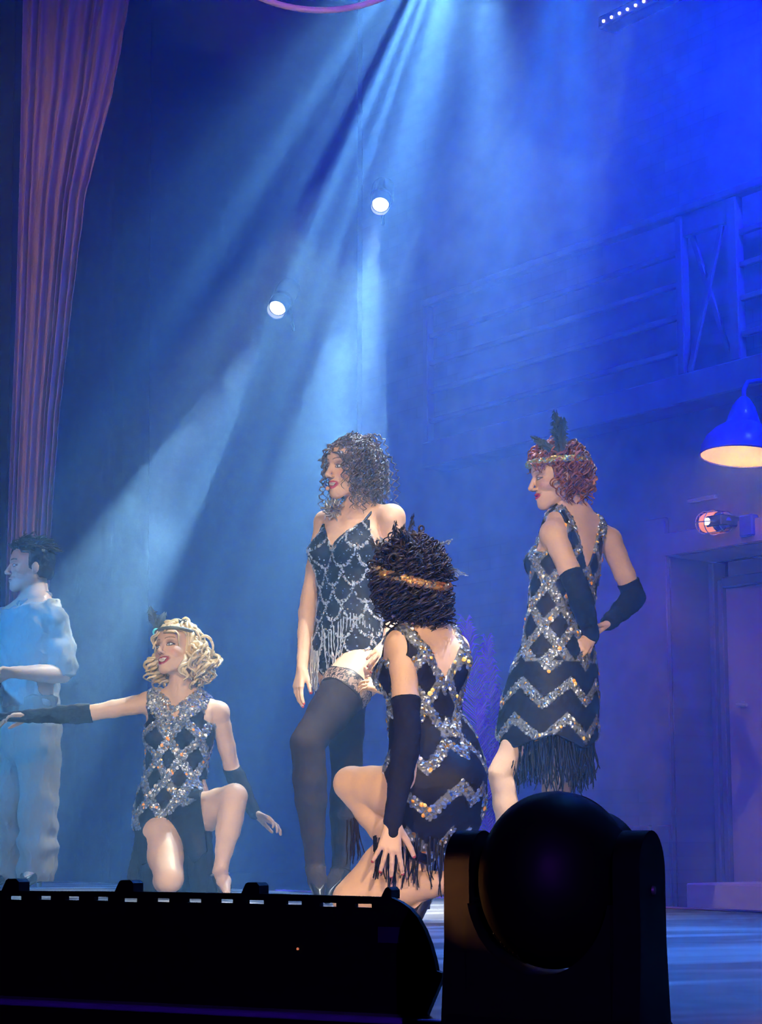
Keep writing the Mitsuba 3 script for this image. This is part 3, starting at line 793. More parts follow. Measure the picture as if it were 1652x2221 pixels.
def paint_face(H, V, col, lips=(0.33, 0.035, 0.05), brow=(0.10, 0.05, 0.03), shadow=(0.16, 0.09, 0.12), iris=(0.05, 0.03, 0.02), blush=(0.75, 0.25, 0.20), mo=0.0, smile=0.3, lids=0.0, male=False):
    L = H.local(V); x, y, z = L.T; ax = np.abs(x)

    def blend(m, c):
        nonlocal col
        m = np.clip(m, 0, 1)[:, None]; col = col * (1 - m) + np.array(c) * m
    front = (y > 0.045) & (ax < 0.07) & (z > -0.12) & (z < 0.06)
    sm = lambda d, w: smoothnp(w, -w, d) if False else np.clip(0.5 - d / (2 * w), 0, 1)
    if blush is not None: blend(front * 0.35 * np.exp(-(((ax - 0.045) / 0.018) ** 2 + ((z + 0.030) / 0.016) ** 2)), blush)
    # mouth
    zc = -0.064 + 0.008 * smile * np.clip((ax / 0.025) ** 2, 0, 1.3) - mo * 0.5
    wx = 0.027 + 0.004 * smile
    d = np.sqrt((x / wx) ** 2 + ((z - zc + 0.002) / (0.0115 + mo * 0.55)) ** 2) - 1
    if not male: blend(front * (y > 0.06) * sm(d * 0.012, 0.0012), lips)
    else: blend(front * 0.5 * (y > 0.06) * sm(d * 0.012, 0.002), (0.40, 0.16, 0.13))
    d = np.sqrt((x / (wx * 0.72)) ** 2 + ((z - zc + 0.001) / (0.0028 + mo * 0.45)) ** 2) - 1
    if mo > 0.002:
        blend(front * (y > 0.06) * sm(d * 0.006, 0.0008), (0.12, 0.01, 0.015))
        d2 = np.sqrt((x / (wx * 0.66)) ** 2 + ((z - zc - 0.001 - mo * 0.08) / (0.0024 + mo * 0.30)) ** 2) - 1
        blend(front * (y > 0.06) * sm(d2 * 0.006, 0.0008), (0.85, 0.80, 0.74))
    # eyes
    if shadow is not None: blend(front * 0.75 * (z > -0.004) * np.clip(1.3 - np.sqrt(((ax - 0.033) / 0.020) ** 2 + ((z - 0.008) / 0.012) ** 2), 0, 1), shadow)
    ez = -0.0005 - lids * 0.004
    d = np.sqrt(((ax - 0.0315) / 0.0170) ** 2 + ((z - ez) / (0.0078 - 0.003 * lids)) ** 2) - 1
    blend(front * sm(d * 0.008, 0.0012), (0.02, 0.012, 0.012) if not male else (0.10, 0.06, 0.05))
    if lids < 0.8:
        d = np.sqrt(((ax - 0.0310) / 0.0128) ** 2 + ((z - ez + 0.0006) / (0.0047 * (1 - 0.6 * lids))) ** 2) - 1
        eye = front * sm(d * 0.005, 0.0008); blend(eye, (0.78, 0.76, 0.74))
        d = np.sqrt((ax - 0.0305) ** 2 + (z - ez) ** 2) - 0.0048
        blend(eye * sm(d, 0.0008), iris)
    zb = 0.0235 + 0.005 * (1 - ((ax - 0.034) / 0.022) ** 2)
    d = np.maximum(np.abs(z - zb) - (0.0022 if not male else 0.0035), np.abs(ax - 0.032) - 0.020)
    blend(front * 0.85 * sm(d, 0.0012), brow)
    # nostrils
    d = np.sqrt(((ax - 0.007) / 0.004) ** 2 + ((z + 0.0435) / 0.003) ** 2) - 1
    blend(front * (y > 0.09) * 0.7 * sm(d * 0.003, 0.001), (0.15, 0.06, 0.05))
    return col


def hand_prims(w, d, pn, side, curl=(20, 22, 26, 30), thumb=30, spread=6.0, size=1.0, bend=None):
    """w: wrist, d: towards the fingers, pn: out of the palm, side: +1 or -1 for the side of the thumb. Returns prims, tips."""
    d = unit(d); pn = unit(pn - d * np.dot(pn, d)); t = side * np.cross(d, pn); out, tips = [], []
    offs = (0.027, 0.009, -0.009, -0.0255); ml = (0.086, 0.088, 0.083, 0.076); fl = (0.070, 0.078, 0.072, 0.056); rr = (0.0085, 0.0087, 0.0083, 0.0075)
    S = size
    for i in range(4):
        base = w + S * (d * 0.012 + t * offs[i] * 0.45); kn = w + S * (d * ml[i] + t * offs[i])
        out.append((cone(base, kn, 0.0135 * S, 0.0105 * S), 0.010))
        ang = math.radians(curl[i] if np.isscalar(curl[i]) else curl[i][0]); sp = math.radians(spread * (1.5 - i))
        dirv = unit(d * math.cos(sp) + t * math.sin(sp)); p = kn; r = rr[i] * S; a = ang * 0.8
        for j, fr in enumerate((0.45, 0.30, 0.25)):
            v = dirv * math.cos(a) + pn * math.sin(a); q = p + v * fl[i] * fr * S
            out.append((cone(p, q, r, r * 0.9), 0.0035)); p = q; r *= 0.9; a += ang
        tips.append((p, v))
    th = math.radians(thumb)
    b0 = w + S * (d * 0.020 + t * 0.020 + pn * 0.004); v = unit(d * math.cos(th) + t * math.sin(th) + pn * 0.35)
    b1 = b0 + v * 0.042 * S; v2 = unit(v + d * 0.25); b2 = b1 + v2 * 0.030 * S; b3 = b2 + unit(v2 + d * 0.2 + pn * 0.1) * 0.024 * S
    out += [(cone(b0, b1, 0.0145 * S, 0.0105 * S), 0.010), (cone(b1, b2, 0.0098 * S, 0.0088 * S), 0.003), (cone(b2, b3, 0.0088 * S, 0.0072 * S), 0.003)]
    tips.append((b3, v2))
    return out, tips


def body_mesh(prims, subs, late, heads=(), hands=(), h=0.0068, hh=0.0022, hn=0.0026, cutm=(), teeth=()):
    """One continuous body: a coarse grid everywhere, finer ones around the head and the hands."""
    allp = list(prims) + list(late)
    lo = np.min([p.lo for p, _ in allp], 0); hi = np.max([p.hi for p, _ in allp], 0)

    def fill(g):
        for p, k in prims: g.add(p, k)
        for p, k in subs: g.sub(p, k)
        for p, k in late: g.add(p, k)
        for p, k in cutm: g.sub(p, k)
        for p, k in teeth: g.add(p, k)
        return g.mesh()
    m = fill(Grid(lo, hi, h)); parts = []; cen = m.triangles_center; keep = np.ones(len(cen), bool)
    for boxes, q in ((heads, hh), (hands, hn)):
        for a, b in boxes:
            a, b = np.maximum(a, lo - 0.01), np.minimum(b, hi + 0.01)
            g = Grid(a, b, q); f = fill(g)
            if len(f.faces) == 0: continue
            parts.append(f); ra, rb = g.lo + 0.5 * h + 2 * q, g.lo + (g.n - 2) * g.h - 0.5 * h - 2 * q
            keep &= ~((cen > ra) & (cen < rb)).all(1)
    m.update_faces(keep); m.remove_unreferenced_vertices()
    # later fine boxes win over earlier ones only where they do not overlap; boxes are chosen apart
    return trimesh.util.concatenate([m] + parts)


# hair: locks grown from the scalp, kept off the head, pulled down, curled
def locks(H, seed, n, length, rc, turns, r, lift=0.5, grav=0.10, start=None, face=True, shell=0.010, sides=4, steps=26, down=(0, 0, -1.0), irregular=0.4, rad=(0.078, 0.098, 0.090), drop=0.05, facez=0.045, fw=0.064, ceil=9.0):
    rs = np.random.RandomState(seed); out = []; cols = []; c0 = np.array([0, -0.014, 0.030]); rad = np.array(rad)
    down = H.R @ np.asarray(down, float); tries = 0
    while len(out) < n and tries < 40 * n:
        tries += 1
        u = rs.randn(3); u /= np.linalg.norm(u)
        if start is not None and not start(u): continue
        p = c0 + u * rad; L = length[0] + (length[1] - length[0]) * rs.rand(); ds = L / steps
        v = unit(u * lift + rs.randn(3) * 0.25 + down * 0.1); pts = [p]
        for k in range(steps):
            v = unit(v * (1 - grav) + down * grav * 1.6 + rs.randn(3) * 0.04); p = p + v * ds
            q = (p - c0) / (rad + shell); l = np.linalg.norm(q)
            if l < 1: p = c0 + (p - c0) / l; v = unit(v - 0.9 * min(np.dot(v, unit(q)), 0) * unit(q))
            if face and p[1] > 0.040 and p[2] < facez and abs(p[0]) < fw: p[0] += (fw - abs(p[0])) * 0.7 * (1 if p[0] >= 0 else -1); p[1] -= 0.003
            pts.append(p)
        pts = np.array(pts)
        if pts[:, 2].max() > ceil: continue
        s = np.linspace(0, 1, len(pts)); tg = np.gradient(pts, axis=0); tg /= np.linalg.norm(tg, axis=1, keepdims=True)
        a = unit(np.cross(tg[0], rs.randn(3))); ph = rs.rand() * 6.28; tr = turns * L * (1 + irregular * (rs.rand() - 0.5)); amp = rc * (0.6 + 0.8 * rs.rand()) * np.clip(s * 2.5, 0, 1)
        aa = np.array([unit(a - t * np.dot(a, t)) for t in tg]); bb = np.cross(tg, aa); f = ph + 2 * np.pi * tr * s
        pts = pts + amp[:, None] * (np.cos(f)[:, None] * aa + np.sin(f)[:, None] * bb)
        w = pts @ (H.R) * H.s + H.c
        rr = r * (0.7 + 0.6 * rs.rand()) * (1 - 0.65 * s ** 2)
        out.append(tube(w, rr, sides)); cols.append((len(out[-1].vertices), rs.rand()))
    return trimesh.util.concatenate(out), cols


def lock_colors(cols, a, b):
    return np.vstack([np.tile(np.array(a) * (1 - t) + np.array(b) * t, (n, 1)) for n, t in cols])


def hair_cap(H, grow=(0.010, 0.012, 0.012), hairline=0.062, face_y=0.035, seed=0, bumps=0.006, nape=-0.075, h=0.004, low=0.0, freq=55):
    c = H(0, -0.014, 0.030); r = (np.array([0.073, 0.093, 0.083]) + np.array(grow)) * H.s
    pr = [ell(c, r, H.R), H.ell((0, -0.045, -0.025), (0.066 + grow[0], 0.055 + grow[1], 0.060 + low))]
    g = Grid(np.min([p.lo for p in pr], 0) - 0.02, np.max([p.hi for p in pr], 0) + 0.02, h); g.add(pr, 0.02)

    def cut(x, y, z):
        px, py, pz = x - H.c[0], y - H.c[1], z - H.c[2]
        l = [(px * H.R[i, 0] + py * H.R[i, 1] + pz * H.R[i, 2]) / H.s for i in range(3)]
        return np.maximum(np.minimum(l[1] - face_y + 0.35 * np.maximum(l[2], 0) * 0, hairline - l[2] - 1.2 * np.maximum(np.abs(l[0]) - 0.03, 0) * 0), nape - l[2])
    g.cut(cut); m = g.mesh(); V = m.vertices
    d = meshkit.fbm((V - H.c) @ H.R.T * freq / H.s + 7 * seed, 3, seed) - 0.5
    m.vertices = V + m.vertex_normals * (d * 2 * bumps)[:, None]
    return m


def feather(base, d, side, length, width, curve=0.3, n=34, seed=0, droop=0.3):
    """A plume: a curved shaft with thin barbs on both sides."""
    rs = np.random.RandomState(seed); d, side = unit(d), unit(side - d * np.dot(side, d)); nn = np.cross(d, side); ms = []
    t = np.linspace(0, 1, 16); C = base + np.outer(t * length, d) + np.outer(curve * length * t ** 2, nn) + np.outer(np.zeros(16), side)
    ms.append(tube(C, 0.0016 * (1 - 0.7 * t), 5))
    for k in range(n):
        s = (k + 0.5) / n; p = np.array([np.interp(s, t, C[:, j]) for j in range(3)]); tg = unit(d + 2 * curve * s * nn)
        for q in (-1, 1):
            L = width * (0.35 + 0.9 * math.sin(math.pi * min(s * 0.85 + 0.12, 1))) * (0.75 + 0.5 * rs.rand())
            a = unit(side * q + tg * (0.6 + 0.5 * s) + nn * 0.2 * rs.randn()); e = p + a * L; m = p + a * L * 0.55 + tg * 0.01
            e = e + np.array([0, 0, -droop * L * rs.rand()])
            w = tg * 0.0032 * (0.6 + 0.8 * rs.rand())
            V = np.array([p - w, p + w, m - w, m + w, e]); F = np.array([[0, 1, 3], [0, 3, 2], [2, 3, 4]])
            ms.append(trimesh.Trimesh(np.vstack([V, V + nn * 0.0006]), np.vstack([F, F[:, ::-1] + 5]), process=False))
    return trimesh.util.concatenate(ms)


def spangles(mesh, where, n, size, seed, cols, tilt=0.35, lift=0.0025, sides=6):
    """Small tilted discs set on the mesh where where(points) says so; returns one mesh and its colours."""
    pts, fi = trimesh.sample.sample_surface(mesh, n, seed=seed); nr = mesh.face_normals[fi]
    ok = where(pts, nr); pts, nr = pts[ok], nr[ok]; rs = np.random.RandomState(seed); m = len(pts)
    nr = nr + rs.randn(m, 3) * tilt * 0.5; nr /= np.linalg.norm(nr, axis=1, keepdims=True)
    a = np.cross(nr, rs.randn(m, 3)); a /= np.linalg.norm(a, axis=1, keepdims=True); b = np.cross(nr, a)
    sz = size * (0.75 + 0.5 * rs.rand(m))[:, None]; ang = np.arange(sides) * 2 * np.pi / sides
    V = [pts + nr * lift * 1.5]
    for t in ang: V.append(pts + nr * lift * 0.9 + sz * (math.cos(t) * a + math.sin(t) * b))
    V = np.stack(V, 1).reshape(-1, 3); k = sides + 1
    F = np.vstack([np.stack([np.arange(m) * k, np.arange(m) * k + 1 + j, np.arange(m) * k + 1 + (j + 1) % sides], 1) for j in range(sides)])
    cols = np.asarray(cols, float); w = np.array([c[3] for c in cols]); ci = rs.choice(len(cols), m, p=w / w.sum())
    return trimesh.Trimesh(V, F, process=False), np.repeat(cols[ci, :3], k, axis=0)


def flatcol(mesh, c):
    return np.tile(np.asarray(c, float), (len(mesh.vertices), 1))


SKIN = (0.62, 0.40, 0.28)
THIGH = [(0, 0.088), (0.3, 0.084), (0.65, 0.068), (0.9, 0.056), (1, 0.054)]
SHIN = [(0, 0.053), (0.1, 0.050), (0.28, 0.053), (0.45, 0.050), (0.7, 0.037), (0.9, 0.029), (1, 0.029)]
UPARM = [(0, 0.044), (0.25, 0.041), (0.6, 0.039), (0.9, 0.034), (1, 0.033)]
FOREARM = [(0, 0.034), (0.2, 0.037), (0.5, 0.032), (0.85, 0.024), (1, 0.0225)]


def scaled(prof, q):
    return [(t, r * q) for t, r in prof]


def leg(hip, knee, ankle, q=1.0, back=None):
    out = [(p, 0.012) for p in limb([hip, knee, ankle], [scaled(THIGH, q), scaled(SHIN, q)])]
    if back is not None:
        sh = np.asarray(ankle) - knee; out.append((cone(knee + sh * 0.12 + unit(back) * 0.012, knee + sh * 0.45 + unit(back) * 0.010, 0.044 * q, 0.036 * q), 0.02))
    return out


def arm(sh, el, wr, q=1.0):
    return [(p, 0.010) for p in limb([sh, el, wr], [scaled(UPARM, q), scaled(FOREARM, q)])]


def glove(sh, el, wr, t0, tip=None, grow=0.004, q=1.0, h=0.0035, wav=0.0):
    """A tight long glove from fraction t0 of the upper arm to the wrist (and on to tip)."""
    pr = limb([sh, el, wr], [scaled(UPARM, q), scaled(FOREARM, q)]); up = unit(np.asarray(el) - sh); o = np.asarray(sh) + (np.asarray(el) - sh) * t0
    ps = limb([sh, el, wr], [[(t, r * q + grow) for t, r in UPARM], [(t, r * q + grow) for t, r in FOREARM]])
    if tip is not None: ps += [cone(wr, tip, 0.0225 * q + grow, 0.016)]
    far = np.linalg.norm(np.asarray(el) - sh) * 0.6

    def cut(x, y, z):
        s = (x - o[0]) * up[0] + (y - o[1]) * up[1] + (z - o[2]) * up[2]
        dd = np.sqrt((x - o[0]) ** 2 + (y - o[1]) ** 2 + (z - o[2]) ** 2)
        return np.where(dd < far, -s, np.where(s < -0.02, 0.02, -0.02))
    m = solid([(p, 0.010) for p in ps], h, cut=cut); V = m.vertices
    if wav: m.vertices = V + m.vertex_normals * ((meshkit.fbm(V * 45, 2, 3) - 0.5) * wav)[:, None]
    return m


class Frame:
    """The trunk's own coordinates: l to the right, f forward, height z; spine points give the axis."""

    def __init__(s, spine, fwd):
        s.sp = np.asarray(spine, float); s.f = unit([fwd[0], fwd[1], 0]); s.r = unit(np.cross(s.f, [0, 0, 1.0]))

    def __call__(s, x, y, z):
        o = np.argsort(s.sp[:, 2]); cx = np.interp(z, s.sp[o, 2], s.sp[o, 0]); cy = np.interp(z, s.sp[o, 2], s.sp[o, 1])
        return (x - cx) * s.r[0] + (y - cy) * s.r[1], (x - cx) * s.f[0] + (y - cy) * s.f[1]


def mx(*a):
    o = a[0]
    for b in a[1:]: o = np.maximum(o, b)
    return o


def tri(x):
    return 2 * np.abs(x - np.floor(x + 0.5))


SILVER = [(0.75, 0.78, 0.82, 8), (0.45, 0.50, 0.58, 6), (0.95, 0.95, 0.92, 2), (0.95, 0.55, 0.18, 1.2), (0.25, 0.45, 0.95, 0.6)]


def interp_rows(J, rows):
    """rows: (px, py, dy, half width, half depth) -> spine points, A, B."""
    return np.array([J(x, y, d) for x, y, d, _, _ in rows]), np.array([r[3] for r in rows]), np.array([r[4] for r in rows])


def ring_point(spine, A, B, fr, z, th, grow=0.0):
    """The point of the trunk's surface at height z, th radians from straight ahead towards the right."""
    o = np.argsort(spine[:, 2]); f = lambda v: np.interp(z, spine[o, 2], v[o])
    return np.array([f(spine[:, 0]), f(spine[:, 1]), z]) + fr.r * (f(A) + grow) * math.sin(th) + fr.f * (f(B) + grow) * math.cos(th)


def strand(p, L, r, n=7, seed=0, sway=0.006, sides=4, beads=False):
    rs = np.random.RandomState(seed); t = np.linspace(0, 1, n)
    q = p + np.outer(t, [0, 0, -L]) + np.cumsum(rs.randn(n, 3) * sway / n ** 0.5, 0) * np.array([1, 1, 0.2]) * t[:, None]
    rr = r * (1 + (0.35 * np.sin(t * 40 + seed)) if beads else 1 - 0.5 * t)
    return tube(q, rr, sides)


def foot(ank, toe, q=1.0):
    ank, toe = np.asarray(ank), np.asarray(toe); mid = ank * 0.45 + toe * 0.55 + np.array([0, 0, 0.012])
    heel = ank + (ank - toe) * 0.12 + np.array([0, 0, -0.03])
    return [(cone(ank, mid, 0.031 * q, 0.029 * q), 0.012), (cone(mid, toe, 0.029 * q, 0.015 * q), 0.012), (cone(ank, heel, 0.029 * q, 0.022 * q), 0.012)]


def shoe(ank, toe, top_cut, heel_h, q=1.0, grow=0.005, h=0.003, floor=0.0):
    """A low-cut heeled shoe around a foot: upper, sole and heel in one."""
    ank, toe = np.asarray(ank, float), np.asarray(toe, float); d = unit(toe - ank); ps = [cone(p.lo * 0 + a, b, ra, rb) for p, a, b, ra, rb in ()]
    mid = ank * 0.45 + toe * 0.55 + np.array([0, 0, 0.012]); heel = ank + (ank - toe) * 0.12 + np.array([0, 0, -0.03])
    ps = [cone(ank, mid, 0.031 * q + grow, 0.029 * q + grow), cone(mid, toe + d * 0.012, 0.029 * q + grow, 0.013 * q + grow), cone(ank, heel, 0.029 * q + grow, 0.024 * q + grow)]
    nrm = unit(np.cross(np.cross(d, [0, 0, 1.0]), d)); o = ank * 0.4 + toe * 0.6 + nrm * top_cut

    def cut(x, y, z):
        return (x - o[0]) * nrm[0] + (y - o[1]) * nrm[1] + (z - o[2]) * nrm[2]
    m = solid([(p, 0.01) for p in ps], h, cut=cut)
    hb = heel + np.array([0, 0, -0.012]); ft = np.array([heel[0], heel[1], max(floor, hb[2] - heel_h)])
    return trimesh.util.concatenate([m, tube([hb, (hb + ft) / 2, ft], [0.017, 0.009, 0.007], 10)])


def box_around(pts, m):
    pts = np.asarray(pts); return pts.min(0) - m, pts.max(0) + m


BLACK = np.array([0.010, 0.011, 0.018])


def sequin_dress(J, mesh, fr, zfun, parent, seed, n, zig_z=None, size=0.0058, wu=0.125, wh=0.15, cols=SILVER, bw=0.17, extra=None, low=None):
    """Colours a dress with bands in a diamond lattice (chevrons under zig_z) and sews the sequins on."""
    def bands(p):
        l, f = fr(p[:, 0], p[:, 1], p[:, 2]); th = np.arctan2(l, f); arc = th * 0.135; h = zfun(p)
        a = arc / wu; b = h / wh
        d1, d2 = np.abs((a + b) - np.round(a + b)), np.abs((a - b) - np.round(a - b))
        m = np.minimum(d1, d2) < bw
        if zig_z is not None:
            c = h / (wh * 0.85) - tri(arc / (wu * 1.15)) * 0.62
            zz = np.abs(c - np.round(c)) < bw * 0.92
            m = np.where(p[:, 2] < zig_z, zz, m)
        return m & low(p) if low else m
    V = mesh.vertices; m = bands(V)
    col = np.where(m[:, None], np.array([0.16, 0.18, 0.22]), BLACK)
    key = put('dress', mesh, 'dress_cloth', parent, smooth=True, color=col)
    sp, sc = spangles(mesh, lambda p, nr: bands(p) & (extra(p) if extra else True), n, size, seed, cols, 0.75)
    put('sequins', sp, 'sequin', key, color=sc, kind='stuff')
    bp, bc = spangles(mesh, lambda p, nr: bands(p) & (extra(p) if extra else True), n // 42, 0.0075, seed + 1, [(1.0, 0.42, 0.08, 4), (1.0, 0.95, 0.85, 3), (1.0, 0.70, 0.25, 1.5)], 0.5, 0.005, 8)  # orange and white glints put into the diffuse colour of larger discs
    put('paillettes', bp, 'glint_paint', key, color=bc, kind='stuff')
    return key


# ---------------------------------------------------------------- the standing dancer in the beaded corset
def standing_dancer():
    J = lambda x, y, d=0.0: P(x, y, 7.8 + d)
    me = thing('person', 'person standing with one knee bent in a black beaded corset and dark stockings', 'person')
    f = unit([-0.67, -0.74, 0]); rows = [(778, 1108, 0, 0.075, 0.05), (776, 1128, 0, 0.115, 0.062), (768, 1160, 0, 0.150, 0.088), (756, 1205, 0, 0.152, 0.103), (755, 1255, 0, 0.136, 0.096), (754, 1308, 0, 0.128, 0.092),
                                         (756, 1360, 0, 0.148, 0.104), (760, 1415, 0, 0.168, 0.116), (764, 1468, 0, 0.150, 0.105)]
    sp, A, B = interp_rows(J, rows); fr = Frame(sp, f); L = -fr.r
    H = Head(J(762, 1014, -0.02), (-0.80, -0.60, -0.05), 0.05, 1.08)
    prims = [(p, 0.004) for p in loft(sp, A, B, fr.r, fr.f, 22)]
    bust = []
    for q in (-1, 1):
        c = ring_point(sp, A, B, fr, J(0, 1200)[2], q * 0.62, -0.018); bust.append(c); prims.append((ell(c, (0.058, 0.058, 0.056)), 0.03))
    hs = {}
    shL, elL, wrL = J(850, 1124, -0.10), J(872, 1275, -0.06), J(842, 1392, -0.16)
    shR, elR, wrR = J(706, 1134, 0.11), J(670, 1300, 0.12), J(655, 1448, 0.02)
    neck0, neck1 = J(780, 1120, 0.01), H(0, -0.022, -0.055)
    prims += [(cone(neck0, neck1, 0.054, 0.050), 0.03), (cone(J(790, 1104), shL + [0, 0, 0.004], 0.030, 0.044), 0.03), (cone(J(768, 1106), shR, 0.030, 0.042), 0.03),
              (ell(shL, (0.052, 0.052, 0.056)), 0.02), (ell(shR, (0.047, 0.047, 0.05)), 0.02)]
    trunk = list(prims)
    prims += arm(shL, elL, wrL, 1.12) + arm(shR, elR, wrR, 1.0)
    hpL, knL, anL = J(790, 1438, -0.06), J(666, 1612, -0.27), J(684, 1886, -0.17)
    hpR, knR, anR = J(742, 1440, 0.06), J(752, 1665, 0.05), J(738, 1892, 0.12)
    toeL, toeR = J(692, 1944, -0.27), J(712, 1946, 0.02)
    prims += leg(hpL, knL, anL, 1.13, [0.6, 0.6, 0]) + leg(hpR, knR, anR, 1.05, [0.6, 0.6, 0]) + foot(anL, toeL, 1.05) + foot(anR, toeR)
    prims += [(ell(J(800, 1420, 0.0), (0.09, 0.09, 0.08)), 0.03)]
    hr, tr = hand_prims(wrR, unit(J(640, 1520, -0.01) - wrR), [0.75, 0.5, 0], 1, curl=(12, 16, 20, 26), thumb=26, spread=4, size=0.98)
    hl, tl = hand_prims(wrL, unit(J(812, 1440, -0.24) - wrL), [-0.4, 0.55, -0.4], 1, curl=(24, 26, 28, 30), thumb=40, spread=7, size=0.95)
    prims += hr + hl
    add, sub, late, cm, tm = head_prims(H, smile=0.5, mouth_open=0.007); prims += add
    hb = (H.c - [0.15, 0.16, 0.16], H.c + [0.15, 0.16, 0.16])
    body = body_mesh(prims, sub, late, [hb], [box_around([t for t, _ in tr] + [wrR], 0.025), box_around([t for t, _ in tl] + [wrL], 0.022)], cutm=cm, teeth=tm)
    V = body.vertices; col = flatcol(body, SKIN)
    col = paint_face(H, V, col, lips=(0.36, 0.03, 0.06), shadow=(0.10, 0.05, 0.08), mo=0.007, smile=0.5, lids=0.35)
    for t, v in tr + tl:
        d = np.linalg.norm(V - (t + v * 0.003), axis=1); col[d < 0.0085] = (0.42, 0.05, 0.06)
    put('body', body, 'skin', me, smooth=True, color=col)
    # corset
    zc = lambda y: J(760, y)[2]
    ps = trunk

    def cut(x, y, z):
        l, ff = fr(x, y, z); al = np.abs(l)
        topf = zc(1192) + np.minimum(al * 1.05, 0.105) - np.maximum(al - 0.105, 0) * 2.2
        topb = zc(1172) - np.maximum(al - 0.08, 0) * 0.5
        w = np.clip(ff / 0.03 + 0.5, 0, 1); topz = topf * w + topb * (1 - w)
        bot = zc(1478) + np.maximum(al - 0.03, 0) * 0.72
        return np.maximum(z - topz, bot - z)
    cor = solid(ps, 0.0042, cut=cut, grow=0.007); V = cor.vertices

    def scal(p):
        l, ff = fr(p[:, 0], p[:, 1], p[:, 2]); arc = np.arctan2(l, ff) * 0.135 + 0.02; h = p[:, 2] - zc(1468); w, rh = 0.104, 0.070; best = np.full(len(p), 9.0)
        for s in (0, 1):
            x = arc / w + 0.5 * s; x = (x - np.floor(x) - 0.5) * w; r = (h - rh * s) / (2 * rh); y = (r - np.floor(r)) * 2 * rh
            y = y - 2 * rh * 0.62
            d = np.where(y <= 0.0, np.abs(np.sqrt((x / (w / 2)) ** 2 + (y / (2 * rh * 0.60)) ** 2) - 1) * w / 2, 9)
            best = np.minimum(best, d)
        return best
    ck = put('corset', cor, 'dress_cloth', me, smooth=True, color=flatcol(cor, BLACK))
    front = lambda p: fr(p[:, 0], p[:, 1], p[:, 2])
    b1, c1 = spangles(cor, lambda p, nr: scal(p) < 0.0032, 34000, 0.0036, 3, [(0.95, 0.96, 0.98, 7), (0.6, 0.65, 0.72, 3), (0.95, 0.75, 0.65, 1)], 1.0, 0.0035, 5)
    b2, c2 = spangles(cor, lambda p, nr: np.ones(len(p), bool), 1000, 0.0034, 5, [(0.35, 0.4, 0.5, 6), (0.85, 0.9, 0.95, 2), (0.95, 0.75, 0.4, 0.7)], 1.0, 0.002, 5)
    put('beads', trimesh.util.concatenate([b1, b2]), 'sequin', ck, color=np.vstack([c1, c2]), kind='stuff')
    st = []; rs = np.random.RandomState(8)
    for th in np.linspace(-2.0, 1.5, 40):
        left = th > 0.28
        y0 = 1338 + 45 * (1 - abs(math.sin(th * 2.2))) if not left else 1392 + 22 * math.sin(th * 4)
        for rpt in range(1 if not left else 3):
            t2 = th + 0.04 * rpt + 0.02 * rs.randn(); st.append(strand(ring_point(sp, A, B, fr, zc(y0), t2, 0.014), 0.145 + 0.03 * rs.rand(), 0.0025, 22, rs.randint(9999), 0.010, 5, True))
    fm = trimesh.util.concatenate(st); put('fringe', fm, 'sequin', ck, smooth=True, color=flatcol(fm, (0.85, 0.87, 0.92)), kind='stuff')
    sL = ring_point(sp, A, B, fr, zc(1146), -0.72, 0.012)
    sR = ring_point(sp, A, B, fr, zc(1150), 0.72, 0.012)
    for a, top_, b in ((sL, J(838, 1086, -0.03), ring_point(sp, A, B, fr, zc(1175), -2.3, 0.01)), (sR, J(735, 1100, 0.08), ring_point(sp, A, B, fr, zc(1175), 2.3, 0.01))):
        t = np.linspace(0, 1, 14)[:, None]; path = (1 - t) ** 2 * a + 2 * t * (1 - t) * (top_ * 1.0 + (top_ - (a + b) / 2) * 0.75) + t ** 2 * b
        sm = tube(path, 0.0055, 8); put('strap', sm, 'satin', ck, smooth=True, color=flatcol(sm, BLACK))
    # stockings
    for hp, kn, an, toe, q, t0 in ((hpL, knL, anL, toeL, 1.13, 0.37), (hpR, knR, anR, toeR, 1.05, 0.36)):
        ps = [(p, 0.012) for p in limb([hp, kn, an], [[(t, r * q + 0.003) for t, r in THIGH], [(t, r * q + 0.003) for t, r in SHIN]])]
        sh = an - kn; bk = unit([0.6, 0.6, 0]); ps += [(cone(kn + sh * 0.12 + bk * 0.012, kn + sh * 0.45 + bk * 0.010, 0.044 * q + 0.003, 0.036 * q + 0.003), 0.02)]
        mid = an * 0.45 + toe * 0.55 + np.array([0, 0, 0.012]); ps += [(cone(an, mid, 0.031 * q + 0.003, 0.029 * q + 0.003), 0.012), (cone(mid, toe, 0.029 * q + 0.003, 0.018), 0.012)]
        u = unit(kn - hp); o = hp + (kn - hp) * t0
        cutf = lambda x, y, z, u=u, o=o: -((x - o[0]) * u[0] + (y - o[1]) * u[1] + (z - o[2]) * u[2])
        m = solid(ps, 0.0052, cut=cutf); sk = put('stocking', m, 'nylon', me, smooth=True, color=flatcol(m, (0.026, 0.020, 0.022)), label='sheer dark stocking')
        ln = np.linalg.norm(kn - hp); o2 = hp + (kn - hp) * (t0 - 0.09)
        ps = [(p, 0.012) for p in limb([hp, kn], [[(t, r * q + 0.005) for t, r in THIGH]])]
        cut2 = lambda x, y, z, u=u, o=o2: np.abs((x - o[0]) * u[0] + (y - o[1]) * u[1] + (z - o[2]) * u[2] - 0.032) - 0.032 - 0.004 * np.sin(90 * (x + z))
        m = solid(ps, 0.0028, cut=cut2); V = m.vertices; a = (V - o2) @ u
        v = meshkit.noise(np.stack([V[:, 0] * 130, V[:, 2] * 130, V[:, 1] * 130], 1), 4)
        lc = np.where((np.abs(v - 0.5) < 0.10)[:, None] | (a < 0.008)[:, None] | (a > 0.056)[:, None], np.array([0.02, 0.018, 0.022]), np.array([0.30, 0.20, 0.15]))
